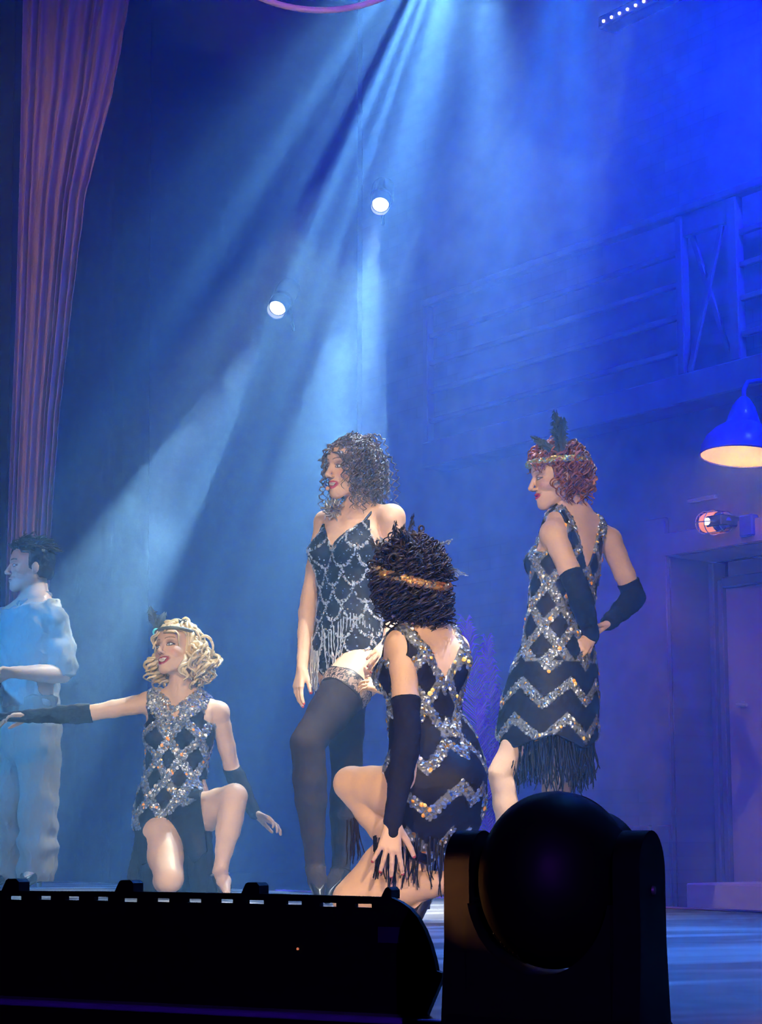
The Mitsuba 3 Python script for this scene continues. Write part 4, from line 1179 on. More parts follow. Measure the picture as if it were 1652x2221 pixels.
        put('lace_band', m, 'satin', sk, smooth=True, color=lc, label='lace band at the top of the stocking')
    for an, toe in ((anL, toeL), (anR, toeR)):
        m = shoe(an, toe, 0.026, 0.09, 1.05); sk = put('shoe', m, 'black_shoe', me, smooth=40, label='black heeled shoe')
        yy = unit(np.cross(toe - an, [0, 0, 1.0])); r0 = 0.038
        rg = [an + np.array([0, 0, 0.008]) + r0 * (math.cos(t) * yy + math.sin(t) * np.cross(yy, unit([0, 0.3, 1]))) for t in np.linspace(0, 2 * np.pi, 25)]
        put('ankle_strap', tube(rg, 0.0045, 6, False), 'black_shoe', sk, smooth=True)
    # hair
    cap = hair_cap(H, (0.005, 0.008, 0.008), 0.070, 0.024, 3, 0.005, -0.085, 0.004, 0.01)
    lk, cc = locks(H, 11, 330, (0.13, 0.215), 0.0075, 34, 0.0034, 0.22, 0.15, lambda u: u[2] > -0.45 and not (u[1] > 0.25 and u[2] < 0.55 and abs(u[0]) < 0.80), True, 0.006, rad=(0.074, 0.094, 0.084), fw=0.066, ceil=0.132)
    fr_, c2 = locks(H, 12, 90, (0.040, 0.066), 0.0060, 46, 0.0026, 0.25, 0.2, lambda u: u[1] > 0.30 and 0.48 < u[2] < 0.88, False, 0.006, rad=(0.074, 0.094, 0.086), ceil=0.126)
    m = trimesh.util.concatenate([cap, lk, fr_])
    put('hair', m, 'hair', me, smooth=True, color=np.vstack([flatcol(cap, (0.030, 0.020, 0.018)), lock_colors(cc + c2, (0.035, 0.024, 0.020), (0.16, 0.115, 0.095))]), label='curly dark hair to the shoulders')
    hbd = []
    for base, am in ((0.55, 0.0), (0.52, 0.34)):
        ring = []
        for t in np.linspace(0, 2 * np.pi, 110):
            e = base - 0.20 + 0.06 * math.cos(t) - am * abs(math.sin(2.5 * t + 0.5)) * max(math.cos(t * 0.5) ** 2, 0.15); u = np.array([math.sin(t) * math.cos(e), math.cos(t) * math.cos(e), math.sin(e)])
            ring.append(H(*(np.array([0, -0.014, 0.030]) + u * np.array([0.083, 0.103, 0.094]))))
        hbd.append(tube(ring, 0.0024, 6, False))
    put('head_chain', trimesh.util.concatenate(hbd), 'chrome', me, smooth=True, label='thin silver chain draped round the head')
    br, bc = [], []
    for k in range(90):
        u = rs.randn(3); u /= np.linalg.norm(u); p0 = J(722, 1104, -0.035) + u * [0.030, 0.022, 0.034] * rs.rand() ** 0.3; d = unit(u + 0.5 * rs.randn(3))
        br.append(tube([p0, p0 + d * 0.012 + rs.randn(3) * 0.003, p0 + d * 0.02 + rs.randn(3) * 0.006], [0.0030, 0.0045, 0.001], 5))
    bm = trimesh.util.concatenate(br); put('brooch', bm, 'sequin', me, smooth=True, color=flatcol(bm, (0.72, 0.66, 0.58)), label='silver flower brooch under the chin')
    bm = trimesh.creation.icosphere(2, 0.0085); bm.apply_translation(H(0.028, 0.100, -0.078) if False else H(0.030, 0.088, -0.080))
    put('microphone', bm, 'skin', me, smooth=True, color=flatcol(bm, (0.60, 0.36, 0.25)), label='small skin-coloured cheek microphone')
    return J, H


mat('dress_cloth', VCOL, 0.6, spec=0.2)
mat('hair_dark', VCOL, 0.42, spec=0.3)
mat('glint_paint', VCOL, 0.3, spec=0.8)  # for discs whose bright colour stands in for sequin glints
mat('nylon', VCOL, 0.75, spec=0.12)
mat('black_shoe', (0.012, 0.012, 0.014), 0.25, spec=0.6)


# ---------------------------------------------------------------- the crouching dancer seen from behind
def crouching_dancer():
    J = lambda x, y, d=0.0: P(x, y, 6.3 + d)
    me = thing('person', 'person crouching with back turned, dark curls under black feathers and a gold headband', 'person')
    f = unit([-0.62, 0.78, 0]); rows = [(912, 1352, 0, 0.060, 0.05), (916, 1376, 0, 0.105, 0.062), (920, 1410, 0, 0.148, 0.085), (918, 1460, 0, 0.145, 0.098), (920, 1520, 0, 0.126, 0.090), (924, 1580, 0, 0.122, 0.090), (938, 1640, 0, 0.150, 0.115), (948, 1700, 0, 0.162, 0.135), (946, 1752, 0, 0.150, 0.125)]
    sp, A, B = interp_rows(J, rows); fr = Frame(sp, f)
    H = Head(J(884, 1262, 0.0), (-0.72, 0.66, 0.10), 0.0, 1.0)
    shL, elL, wrL = J(872, 1402, -0.09), J(884, 1592, -0.16), J(852, 1782, -0.22)
    shR, elR, wrR = J(985, 1408, 0.10), J(930, 1560, 0.30), J(850, 1500, 0.45)
    prims = [(p, 0.004) for p in loft(sp, A, B, fr.r, fr.f, 22)]
    prims += [(cone(J(908, 1372, 0), H(0, -0.022, -0.055), 0.050, 0.046), 0.03), (cone(J(900, 1362), shL, 0.030, 0.044), 0.03), (cone(J(926, 1362), shR, 0.030, 0.042), 0.03), (ell(shL, (0.050, 0.050, 0.054)), 0.02), (ell(shR, (0.047, 0.047, 0.05)), 0.02)]
    for q in (-1, 1):   # shoulder blades
        prims.append((ell(ring_point(sp, A, B, fr, J(0, 1432)[2], math.pi - q * 0.62, -0.012), (0.042, 0.03, 0.055)), 0.03))
    for q in (-1, 1): prims.append((ell(ring_point(sp, A, B, fr, J(0, 1465)[2], q * 0.6, -0.015), (0.055, 0.055, 0.052)), 0.03))
    trunk = list(prims)
    prims += arm(shL, elL, wrL, 1.05) + arm(shR, elR, wrR)
    hpL, knL, anL = J(890, 1725, -0.02), J(760, 1700, 0.10), J(925, 1915, -0.02)
    hpR, knR, anR = J(960, 1760, 0.04), J(762, 1950, 0.02), J(1010, 1905, -0.12)
    prims += leg(hpL, knL, anL, 1.0) + leg(hpR, knR, anR, 1.08, [0, -0.2, 0.6])
    prims += foot(anL, J(905, 1985, -0.05)) + foot(anR, J(1060, 1960, -0.12))
    for q in (-1, 1): prims.append((ell(J(948 + 34 * q, 1700, -0.07), (0.09, 0.10, 0.10)), 0.04))
    hl, tl = hand_prims(wrL, unit(J(842, 1860, -0.24) - wrL), [-0.1, 1.0, -0.1], 1, curl=(10, 12, 8, 10), thumb=48, spread=14, size=1.0)
    prims += hl
    hr, tr = hand_prims(wrR, unit(np.array([-0.7, 0.4, 0.3])), [-0.4, 0.6, -0.3], -1)
    prims += hr
    add, sub, late, cm, tm = head_prims(H); prims += add
    body = body_mesh(prims, sub, late, [(H.c - [0.15, 0.15, 0.15], H.c + [0.15, 0.15, 0.14])], [box_around([t for t, _ in tl] + [wrL], 0.022)], cutm=cm)
    V = body.vertices; col = flatcol(body, SKIN); col = paint_face(H, V, col)
    for t, v in tl:
        d = np.linalg.norm(V - (t + v * 0.003), axis=1); col[d < 0.008] = (0.42, 0.05, 0.06)
    put('body', body, 'skin', me, smooth=True, color=col)
    zc = lambda y: J(920, y)[2]
    ps = trunk + [(ell(J(948 + 34 * q, 1700, -0.07), (0.09, 0.10, 0.10)), 0.04) for q in (-1, 1)]
    ps += [(cone(J(910, 1715, -0.02), J(835, 1722, 0.03), 0.093, 0.081), 0.03), (cone(J(945, 1752, 0.0), J(880, 1840, 0.0), 0.108, 0.081), 0.03)]

    def cut(x, y, z):
        l, ff = fr(x, y, z); al = np.abs(l)
        vb = np.where(ff < 0.03, 0.090 * np.clip((z - zc(1480)) / (zc(1390) - zc(1480)), 0, 1.0) - al, -1.0)
        vf = np.where(ff >= 0.03, 0.075 * np.clip((z - zc(1440)) / (zc(1375) - zc(1440)), 0, 1.3) - al, -1.0)
        armh = al - 0.124 - np.maximum(zc(1425) - z, 0) * 1.2 - np.where(ff < 0, 0.008, 0.0)
        hem = -(z - zc(1862) + 0.25 * (l + 0.1))
        kn = -((x - J(838, 0)[0]) + 0.30 * (z - zc(1700)))
        return mx(vb, vf, armh, hem, kn)
    dm = solid(ps, 0.0044, cut=cut, grow=0.007)
    dk = sequin_dress(J, dm, fr, lambda p: p[:, 2] - zc(1478), me, 21, 9000, zc(1600), 0.0065, 0.135, 0.165, bw=0.16)
    rs = np.random.RandomState(4); st = []
    for k in range(150):
        th = rs.rand() * 6.28; c = J(918, 1800, 0.0); p = c + np.array([math.cos(th) * 0.155, math.sin(th) * 0.13, -0.01 - 0.05 * rs.rand()]); st.append(strand(p, 0.10 + 0.06 * rs.rand(), 0.0035, 6, k, 0.012, 4))
    for k in range(16):
        st.append(strand(J(752 + 26 * rs.rand(), 1770 + 12 * rs.rand(), 0.06), 0.11 + 0.03 * rs.rand(), 0.003, 6, k, 0.012, 4))
    fm = trimesh.util.concatenate(st); put('fringe', fm, 'cloth', dk, smooth=True, color=flatcol(fm, (0.014, 0.014, 0.02)), kind='stuff', label='long black fringe at the hem')
    g = glove(shL, elL, wrL, 0.60, J(852, 1806, -0.235), 0.004, 1.05, wav=0.004); put('glove', g, 'cloth', me, smooth=True, color=flatcol(g, (0.012, 0.013, 0.022)), label='long black fingerless glove')
    g = glove(shR, elR, wrR, 0.60); put('glove', g, 'cloth', me, smooth=True, color=flatcol(g, (0.012, 0.013, 0.022)), label='long black fingerless glove')
    for an, toe in ((anL, J(905, 1985, -0.05)), (anR, J(1060, 1960, -0.12))):
        put('shoe', shoe(an, toe, 0.02, 0.05, 1.0), 'black_shoe', me, smooth=40, label='black heeled shoe')
    # necklace
    nk = []
    for t in np.linspace(0, 2 * np.pi, 46):
        b = trimesh.creation.icosphere(1, 0.0062); c = J(908, 1352, 0.0) + fr.r * 0.056 * math.sin(t) + fr.f * 0.052 * math.cos(t) + np.array([0, 0, 0.012 * math.cos(t) - 0.004]); b.apply_translation(c); nk.append(b)
    put('necklace', trimesh.util.concatenate(nk), 'chrome', me, label='silver crystal necklace')
    cap = hair_cap(H, (0.014, 0.016, 0.012), 0.062, 0.045, 5, 0.010, -0.070, 0.004, 0.0, 42)
    lk, cc = locks(H, 31, 250, (0.075, 0.12), 0.0135, 30, 0.0046, 0.40, 0.12, lambda u: -0.80 < u[2] < (-0.22 if u[1] < -0.3 else 0.1) and not (u[1] > 0.55 and u[2] < 0.3), True, 0.020, rad=(0.086, 0.106, 0.092), down=(0.1, 0, -1.0), steps=36)
    tp, c2 = locks(H, 32, 190, (0.06, 0.09), 0.0125, 34, 0.0042, 0.25, 0.10, lambda u: 0.2 < u[2], False, 0.016, rad=(0.086, 0.108, 0.100), steps=32)
    m = trimesh.util.concatenate([cap, lk, tp]); put('hair', m, 'hair_dark', me, smooth=True, color=np.vstack([flatcol(cap, (0.014, 0.010, 0.013)), lock_colors(cc + c2, (0.010, 0.008, 0.011), (0.026, 0.018, 0.022))]), label='dark curly hair')
    band = []
    for t in np.linspace(0, 2 * np.pi, 80):
        band.append(H(math.sin(t) * 0.108, -0.014 + math.cos(t) * 0.126, 0.012 + 0.026 * math.cos(t)))
    bm = tube(band, 0.0125, 8, False); bk_ = put('headband', bm, 'satin', me, smooth=True, color=flatcol(bm, (0.45, 0.25, 0.06)), label='gold sequin headband')
    sm, sc = spangles(bm, lambda p, nr: np.ones(len(p), bool), 1500, 0.006, 7, [(1.0, 0.62, 0.18, 5), (1.0, 0.85, 0.5, 2), (0.8, 0.35, 0.1, 2)], 0.8)
    put('sequins', sm, 'sequin', bk_, color=sc, kind='stuff')
    fs = []
    for k in range(14):   # a cap of short curled plumes lying back over the crown
        a = rs.rand() * 6.283; e = 0.25 + 1.05 * rs.rand(); u = np.array([math.sin(a) * math.cos(e), -math.cos(a) * math.cos(e), math.sin(e)])
        bp = H(*(np.array([0, -0.014, 0.040]) + u * np.array([0.088, 0.108, 0.098])))
        n_ = unit(u @ H.R); tg = unit(np.cross(n_, H.y + 0.6 * rs.randn(3))) * (1 if rs.rand() < 0.5 else -1)
        fs.append(feather(bp, unit(tg - 0.02 * n_), np.cross(tg, n_), 0.055 + 0.02 * rs.rand(), 0.024, -0.7, 20, k, 0.2))
    for k in range(2):
        fs.append(feather(H(0.075 - 0.006 * k, 0.0, 0.06 + 0.012 * k) if False else H(-0.055 + 0.01 * k, 0.01, 0.10), unit([-0.35 + 0.25 * k, 0.1, 1.0]), [0.5, -1.0, 0.2], 0.085 - 0.008 * k, 0.022, 0.35, 24, 44 + k))
    m = trimesh.util.concatenate(fs); put('feathers', m, 'feather', bk_, color=flatcol(m, (0.010, 0.010, 0.016)), label='black feathers rising from the headband')


# ---------------------------------------------------------------- the dancer at the right with hands on hips
def hips_dancer():
    J = lambda x, y, d=0.0: P(x, y, 7.8 + d)
    me = thing('person', 'person in profile with hands on hips, auburn curls and a black and silver zigzag dress', 'person')
    f = unit([-0.70, 0.715, 0]); rows = [(1247, 1106, 0, 0.070, 0.05), (1246, 1124, 0, 0.110, 0.06), (1240, 1160, 0, 0.146, 0.085), (1228, 1225, 0, 0.146, 0.105), (1218, 1300, 0, 0.138, 0.105), (1210, 1370, 0, 0.138, 0.112), (1208, 1450, 0, 0.170, 0.138), (1196, 1520, 0, 0.180, 0.150), (1190, 1560, 0, 0.165, 0.140)]
    sp, A, B = interp_rows(J, rows); fr = Frame(sp, f)
    H = Head(J(1208, 1034, -0.02), (-0.97, -0.14, -0.14), 0.0, 1.06)
    shL, elL, wrL = J(1200, 1158, -0.12), J(1256, 1288, -0.20), J(1282, 1378, -0.06)
    shR, elR, wrR = J(1322, 1172, 0.10), J(1376, 1296, 0.16), J(1318, 1352, 0.02)
    prims = [(p, 0.004) for p in loft(sp, A * 0.97, B * 0.97, fr.r, fr.f, 22)]
    prims += [(cone(J(1244, 1118), H(0, -0.022, -0.055), 0.052, 0.048), 0.03), (cone(J(1232, 1110), shL, 0.030, 0.045), 0.03), (cone(J(1262, 1110), shR, 0.030, 0.042), 0.03), (ell(shL, (0.055, 0.052, 0.056)), 0.02), (ell(shR, (0.047, 0.047, 0.05)), 0.02)]
    bust = [ring_point(sp, A, B, fr, J(0, 1222)[2], q * 0.6, -0.012) for q in (-1, 1)]
    prims += [(ell(c, (0.055, 0.055, 0.054)), 0.03) for c in bust]
    trunk = list(prims)
    prims += arm(shL, elL, wrL, 1.1) + arm(shR, elR, wrR, 1.08)
    hpL, knL, anL = J(1186, 1505, -0.06), J(1084, 1678, -0.10), J(1122, 1915, -0.08)
    hpR, knR, anR = J(1225, 1500, 0.08), J(1205, 1720, 0.06), J(1195, 1925, 0.10)
    prims += leg(hpL, knL, anL, 0.86, [0.6, -0.2, 0]) + leg(hpR, knR, anR, 1.0, [0.6, -0.2, 0]) + foot(anL, J(1080, 1955, -0.18)) + foot(anR, J(1150, 1955, 0.05))
    hl, tl = hand_prims(wrL, unit(J(1262, 1402, -0.1) - wrL), [-0.2, 0.9, 0], 1, curl=(30, 34, 36, 40), thumb=30, spread=5, size=0.9)
    hr, tr = hand_prims(wrR, unit(np.array([-0.45, -0.25, -0.35])), unit(np.array([-0.6, -0.2, 0.6])), -1, curl=(62, 64, 66, 66), thumb=25, spread=7, size=0.92)
    prims += hl + hr
    add, sub, late, cm, tm = head_prims(H, smile=0.3); prims += add
    body = body_mesh(prims, sub, late, [(H.c - [0.15, 0.15, 0.17], H.c + [0.15, 0.15, 0.15])], [box_around([t for t, _ in tr] + [wrR], 0.02), box_around([t for t, _ in tl] + [wrL], 0.02)], cutm=cm)
    V = body.vertices; col = flatcol(body, SKIN)
    col = paint_face(H, V, col, lips=(0.38, 0.02, 0.05), brow=(0.16, 0.07, 0.04), shadow=(0.20, 0.10, 0.12), lids=0.75)
    put('body', body, 'skin', me, smooth=True, color=col)
    zc = lambda y: J(1215, y)[2]
    drows = rows[:7] + [(1197, 1520, 0, 0.190, 0.165), (1188, 1580, 0, 0.198, 0.180), (1184, 1612, 0, 0.200, 0.182)]
    sp2, A2, B2 = interp_rows(J, drows)
    ps = [(p, 0.004) for p in loft(sp2[2:], A2[2:], B2[2:], fr.r, fr.f, 24)] + trunk

    def cut(x, y, z):
        l, ff = fr(x, y, z); al = np.abs(l)
        vb = np.where(ff < 0.01, 0.088 * np.clip((z - zc(1240)) / (zc(1122) - zc(1240)), 0, 1.3) ** 0.8 - al, -1.0)
        strap = np.where(ff < 0.01, al - 0.008 - 0.025 * np.clip((z - zc(1235)) / 0.2, 0, 1), 1.0)   # a centre strap between the two slits
        vb = np.minimum(vb, strap) if False else vb
        vf = np.where(ff >= 0.01, 0.07 * np.clip((z - zc(1180)) / (zc(1118) - zc(1180)), 0, 1.3) - al, -1.0)
        armh = al - 0.120 - np.maximum(zc(1195) - z, 0) * 1.5
        arc = np.arctan2(l, ff) * 0.135
        hem = zc(1596) - 0.055 * (1 - tri(arc / 0.21)) - z
        return mx(vb, vf, armh, hem)
    dm = solid(ps, 0.0046, cut=cut, grow=0.007)
    dk = sequin_dress(J, dm, fr, lambda p: p[:, 2] - zc(1455), me, 41, 13000, zc(1440), 0.0062, 0.125, 0.165, bw=0.165)
    rs = np.random.RandomState(14); st = []
    for k in range(420):
        th = 2 * np.pi * k / 420; z0 = zc(1600) + 0.03 * rs.randn() * 0.4
        p = ring_point(sp2, A2, B2, fr, z0, th, -0.004 - 0.05 * rs.rand()); st.append(strand(p, 0.13 + 0.07 * rs.rand() - 0.02 * math.sin(3 * th), 0.0042, 6, k, 0.02, 4))
    fm = trimesh.util.concatenate(st); put('fringe', fm, 'cloth', dk, smooth=True, color=flatcol(fm, (0.012, 0.014, 0.024)), kind='stuff', label='long black fringe under the zigzag hem')
    for a, q in (((shL, elL, wrL), 1.1), ((shR, elR, wrR), 1.08)):
        g = glove(*a, 0.66 if q > 1.09 else 0.72, a[2] + unit(a[2] - a[1]) * 0.03, 0.006, q, wav=0.006); put('glove', g, 'cloth', me, smooth=True, color=flatcol(g, (0.010, 0.013, 0.026)), label='long black fingerless glove')
    for an, toe in ((anL, J(1080, 1955, -0.18)), (anR, J(1150, 1955, 0.05))):
        put('shoe', shoe(an, toe, 0.02, 0.07), 'black_shoe', me, smooth=40)
    cap = hair_cap(H, (0.010, 0.016, 0.010), 0.056, 0.030, 8, 0.009, -0.080, 0.0035, 0.006, 48)
    lk, cc = locks(H, 51, 340, (0.05, 0.095), 0.0115, 20, 0.0046, 0.7, 0.14, lambda u: u[2] > -0.78 and not (u[1] > 0.34 and u[2] < 0.50), True, 0.014, facez=0.05, rad=(0.078, 0.100, 0.088))
    m = trimesh.util.concatenate([cap, lk]); put('hair', m, 'hair', me, smooth=True, color=np.vstack([flatcol(cap, (0.090, 0.024, 0.016)), lock_colors(cc, (0.11, 0.028, 0.018), (0.36, 0.11, 0.055))]), label='auburn curls')
    band = [H(math.sin(t) * 0.094, -0.014 + math.cos(t) * 0.116, 0.052 + 0.008 * math.cos(t)) for t in np.linspace(0, 2 * np.pi, 80)]
    bm = tube(band, 0.0085, 8, False); bk_ = put('headband', bm, 'satin', me, smooth=True, color=flatcol(bm, (0.40, 0.32, 0.10)), label='gold sequin headband')
    sm, sc = spangles(bm, lambda p, nr: np.ones(len(p), bool), 1700, 0.006, 17, [(1.0, 0.80, 0.25, 5), (0.7, 0.95, 0.55, 1.5), (0.5, 0.85, 0.9, 1), (1.0, 0.55, 0.2, 1)], 0.8)
    put('sequins', sm, 'sequin', bk_, color=sc, kind='stuff')
    b0 = H(-0.088, 0.0, 0.075)
    up = np.array([0, 0, 1.0]); lf = np.array([-1.0, 0, 0])
    fs = [feather(b0, unit(up * 1 + lf * 0.12), lf + [0, -0.2, 0], 0.155, 0.030, 0.10, 30, 1), feather(b0 + [0.01, 0, 0.0], unit(up + lf * 0.0), lf, 0.125, 0.028, 0.3, 30, 2), feather(b0, unit(up * 0.62 + lf * 0.9), up, 0.125, 0.018, 0.25, 26, 3), feather(b0, unit(up * 0.5 + lf * 0.95), up, 0.10, 0.016, 0.1, 26, 4)]
    m = trimesh.util.concatenate(fs); put('feathers', m, 'feather', bk_, color=flatcol(m, (0.014, 0.035, 0.045)), label='dark feathers standing on the headband')
    fl = []
    for k in range(5):
        a = 2 * math.pi * k / 5; e = trimesh.creation.icosphere(2, 1.0); e.apply_scale([0.014, 0.007, 0.010]); e.apply_transform(trimesh.transformations.rotation_matrix(a, [0, 1, 0])); e.apply_translation(H(-0.045, -0.118, -0.03) + [0.012 * math.cos(a), 0, -0.012 * math.sin(a)]); fl.append(e)
    m = trimesh.util.concatenate(fl); put('hair_flower', m, 'satin', me, smooth=True, color=flatcol(m, (0.9, 0.35, 0.16)), label='small orange flower at the back of the hair')
    nk = []
    for t in np.linspace(0, 2 * np.pi, 40):
        b = trimesh.creation.icosphere(1, 0.005); b.apply_translation(J(1242, 1106, 0.0) + fr.r * 0.056 * math.sin(t) + fr.f * 0.055 * math.cos(t) + np.array([0, 0, -0.012 * math.cos(t)])); nk.append(b)
    put('necklace', trimesh.util.concatenate(nk), 'chrome', me, label='silver bead necklace')


# ---------------------------------------------------------------- the kneeling blonde dancer
def kneeling_dancer():
    J = lambda x, y, d=0.0: P(x, y, 8.8 + d)
    me = thing('person', 'person kneeling with one arm stretched out, blonde bob and wide crystal necklace', 'person')
    f = unit([-0.25, -0.97, 0]); rows = [(393, 1502, 0, 0.066, 0.05), (394, 1522, 0, 0.115, 0.062), (391, 1555, 0, 0.155, 0.088), (388, 1600, 0, 0.150, 0.105), (383, 1650, 0, 0.132, 0.098), (379, 1690, 0, 0.136, 0.102), (377, 1740, 0, 0.164, 0.125), (377, 1785, 0, 0.165, 0.125)]
    sp, A, B = interp_rows(J, rows); fr = Frame(sp, f)
    H = Head(J(384, 1412, -0.03), (-0.58, -0.78, 0.22), -0.16, 1.06)
    shR, elR, wrR = J(322, 1524, 0.0), J(194, 1547, -0.02), J(66, 1553, -0.05)
    shL, elL, wrL = J(474, 1546, 0.0), J(503, 1668, 0.10), J(552, 1764, 0.02)
    prims = [(p, 0.004) for p in loft(sp, A, B, fr.r, fr.f, 20)]
    prims += [(cone(J(392, 1518), H(0, -0.022, -0.055), 0.053, 0.048), 0.03), (cone(J(378, 1506), shR, 0.030, 0.044), 0.03), (cone(J(410, 1508), shL, 0.030, 0.044), 0.03), (ell(shR, (0.049, 0.048, 0.050)), 0.02), (ell(shL, (0.047, 0.047, 0.05)), 0.02)]
    bust = [ring_point(sp, A, B, fr, J(0, 1600)[2], q * 0.58, -0.018) for q in (-1, 1)]
    prims += [(ell(c, (0.055, 0.055, 0.053)), 0.03) for c in bust]
    trunk = list(prims)
    prims += arm(shR, elR, wrR, 1.0) + arm(shL, elL, wrL, 1.0)
    hpL, knL, anL = J(418, 1775, -0.03), J(508, 1728, -0.34), J(477, 1893, -0.30)
    hpR, knR, anR = J(345, 1780, 0.0), J(367, 1905, -0.30), J(352, 1915, 0.14)
    toeL = J(492, 1938, -0.45)
    prims += leg(hpL, knL, anL, 1.02, [0.3, 0.9, 0]) + leg(hpR, knR, anR, 1.12) + foot(anL, toeL) + foot(anR, J(350, 1930, 0.26))
    hl, tl = hand_prims(wrL, unit(np.array([0.9, -0.15, -0.38])), [0.2, -0.3, -1], 1, curl=(18, 20, 24, 26), thumb=35, spread=9, size=0.95)
    hr, tr = hand_prims(wrR, unit(wrR - elR), [0, -0.3, -1], -1, size=0.95)
    prims += hl + hr
    add, sub, late, cm, tm = head_prims(H, smile=0.9, mouth_open=0.010); prims += add
    body = body_mesh(prims, sub, late, [(H.c - [0.15, 0.15, 0.17], H.c + [0.15, 0.15, 0.15])], [box_around([t for t, _ in tl] + [wrL], 0.02)], cutm=cm, teeth=tm)
    V = body.vertices; col = flatcol(body, (0.64, 0.43, 0.31))
    col = paint_face(H, V, col, lips=(0.34, 0.03, 0.06), brow=(0.22, 0.14, 0.08), shadow=(0.20, 0.11, 0.12), iris=(0.12, 0.16, 0.2), mo=0.010, smile=0.9, lids=0.2)
    put('body', body, 'skin', me, smooth=True, color=col)
    zc = lambda y: J(385, y)[2]
    ps = trunk + [(cone(hpL, knL, 0.098, 0.065), 0.03), (cone(hpR, J(350, 1850, -0.12), 0.105, 0.092), 0.03)]
    xa, xb = J(300, 1800, -0.1)[0], J(462, 1720, -0.1)[0]; za, zb = zc(1800), zc(1722)
    hx = [J(x, 1800, -0.1)[0] for x in (300, 330, 352, 395, 425, 470)]; hz = [zc(y) for y in (1885, 1862, 1838, 1850, 1872, 1830)]
    ps += [([cone(J(420, 1775, -0.10), J(436, 1850, -0.14), 0.085, 0.045)], 0.04)]

    def cut(x, y, z):
        l, ff = fr(x, y, z); al = np.abs(l)
        vf = np.where(ff >= -0.01, 0.085 * np.clip((z - zc(1582)) / (zc(1518) - zc(1582)), 0, 1.0) - al, 0.07 * np.clip((z - zc(1560)) / 0.1, 0, 1.0) - al)
        armh = al - 0.128 - np.maximum(zc(1562) - z, 0) * 1.3
        hem = np.interp(x, hx, hz) - z
        ed = np.where(z < zc(1690), x - J(466, 0, -0.1)[0] + 0.12 * (z - zc(1740)), -1.0)
        return mx(vf, armh, hem, ed)
    dm = solid(ps, 0.0044, cut=cut, grow=0.007)
    dk = sequin_dress(J, dm, fr, lambda p: p[:, 2] - zc(1605), me, 61, 12000, None, 0.0066, 0.135, 0.17, extra=lambda p: p[:, 2] > za + (zb - za) * np.clip((p[:, 0] - xa) / (xb - xa), 0, 1), bw=0.17, low=lambda p: p[:, 2] > za + (zb - za) * np.clip((p[:, 0] - xa) / (xb - xa), 0, 1))
    # black under-skirt hanging between the legs
    sk = loft([J(380, 1735, 0.03), J(378, 1800, 0.04), J(372, 1880, 0.06), J(366, 1938, 0.08)], [0.165, 0.180, 0.185, 0.20], [0.09, 0.06, 0.04, 0.035], fr.r, fr.f, 12)
    sk += loft([J(428, 1800, -0.13), J(434, 1860, -0.13), J(440, 1930, -0.10)], [0.062, 0.056, 0.060], [0.040, 0.032, 0.026], fr.r, fr.f, 8)
    m = solid([(p, 0.01) for p in sk], 0.007); V = m.vertices; m.vertices = V + m.vertex_normals * (0.010 * np.sin(V[:, 0] * 95))[:, None] * np.clip((zc(1760) - V[:, 2]) / 0.1, 0, 1)[:, None]
    put('underskirt', m, 'cloth', dk, smooth=True, color=flatcol(m, (0.012, 0.013, 0.02)), label='black underskirt')
    rs = np.random.RandomState(9); st = [strand(J(330 + 125 * rs.rand(), 1760 + 40 * rs.rand(), -0.10 - 0.05 * rs.rand()), 0.09 + 0.06 * rs.rand(), 0.0026, 6, k, 0.016, 4) for k in range(26)]
    fm = trimesh.util.concatenate(st); put('fringe', fm, 'cloth', dk, smooth=True, color=flatcol(fm, (0.012, 0.013, 0.02)), kind='stuff')
    g = glove(shR, elR, wrR, 0.97, wrR + unit(wrR - elR) * 0.15, 0.006, 1.0, wav=0.008); put('glove', g, 'cloth', me, smooth=True, color=flatcol(g, (0.012, 0.014, 0.028)), label='long black glove on the outstretched arm')
    g = glove(shL, elL, wrL, 0.97, None, 0.005); put('glove', g, 'cloth', me, smooth=True, color=flatcol(g, (0.012, 0.014, 0.028)), label='long black fingerless glove')
    # bib necklace
    both = trimesh.util.concatenate([trimesh.Trimesh(body.vertices, body.faces, process=False), trimesh.Trimesh(dm.vertices, dm.faces, process=False)])

    def bib(p, nr):
        l, ff = fr(p[:, 0], p[:, 1], p[:, 2]); h = (p[:, 2] - zc(1588)) / (zc(1505) - zc(1588)); al = np.abs(l)
        return (ff > 0.0) & (h > 0) & (h < 1.12) & (al < 0.020 + 0.105 * np.clip(h, 0, 0.62) / 0.62) & (al < 0.125) & (al > 0.085 * np.clip((h - 0.62) / 0.45, 0, 1)) & (p[:, 0] > J(322, 0)[0])
    m, mc = spangles(both, bib, 42000, 0.0085, 9, [(0.92, 0.90, 0.84, 7), (0.6, 0.62, 0.68, 3), (0.45, 0.5, 0.9, 0.4), (0.95, 0.7, 0.4, 0.5)], 1.3, 0.007, 5)
    put('necklace', m, 'sequin', me, color=mc, label='wide silver crystal bib necklace')
    m = shoe(anL, toeL, 0.0, 0.07); s_ = put('shoe', m, 'black_shoe', me, smooth=40, label='black heeled sandal')
    rg = [anL + [0, 0, -0.006] + 0.036 * np.array([math.cos(t), math.sin(t), 0.12 * math.cos(t)]) for t in np.linspace(0, 2 * np.pi, 25)]
    put('ankle_strap', tube(rg, 0.0055, 6, False), 'chrome', s_, smooth=True)
    cap = hair_cap(H, (0.013, 0.018, 0.014), 0.064, 0.022, 2, 0.005, -0.055, 0.003, 0.0, 22)
    lk, cc = locks(H, 71, 210, (0.09, 0.135), 0.0065, 9, 0.0080, 0.12, 0.16, lambda u: u[2] > -0.2 and not (u[1] > 0.22 and u[2] < 0.75), True, 0.010, sides=5, rad=(0.080, 0.102, 0.090), fw=0.070)
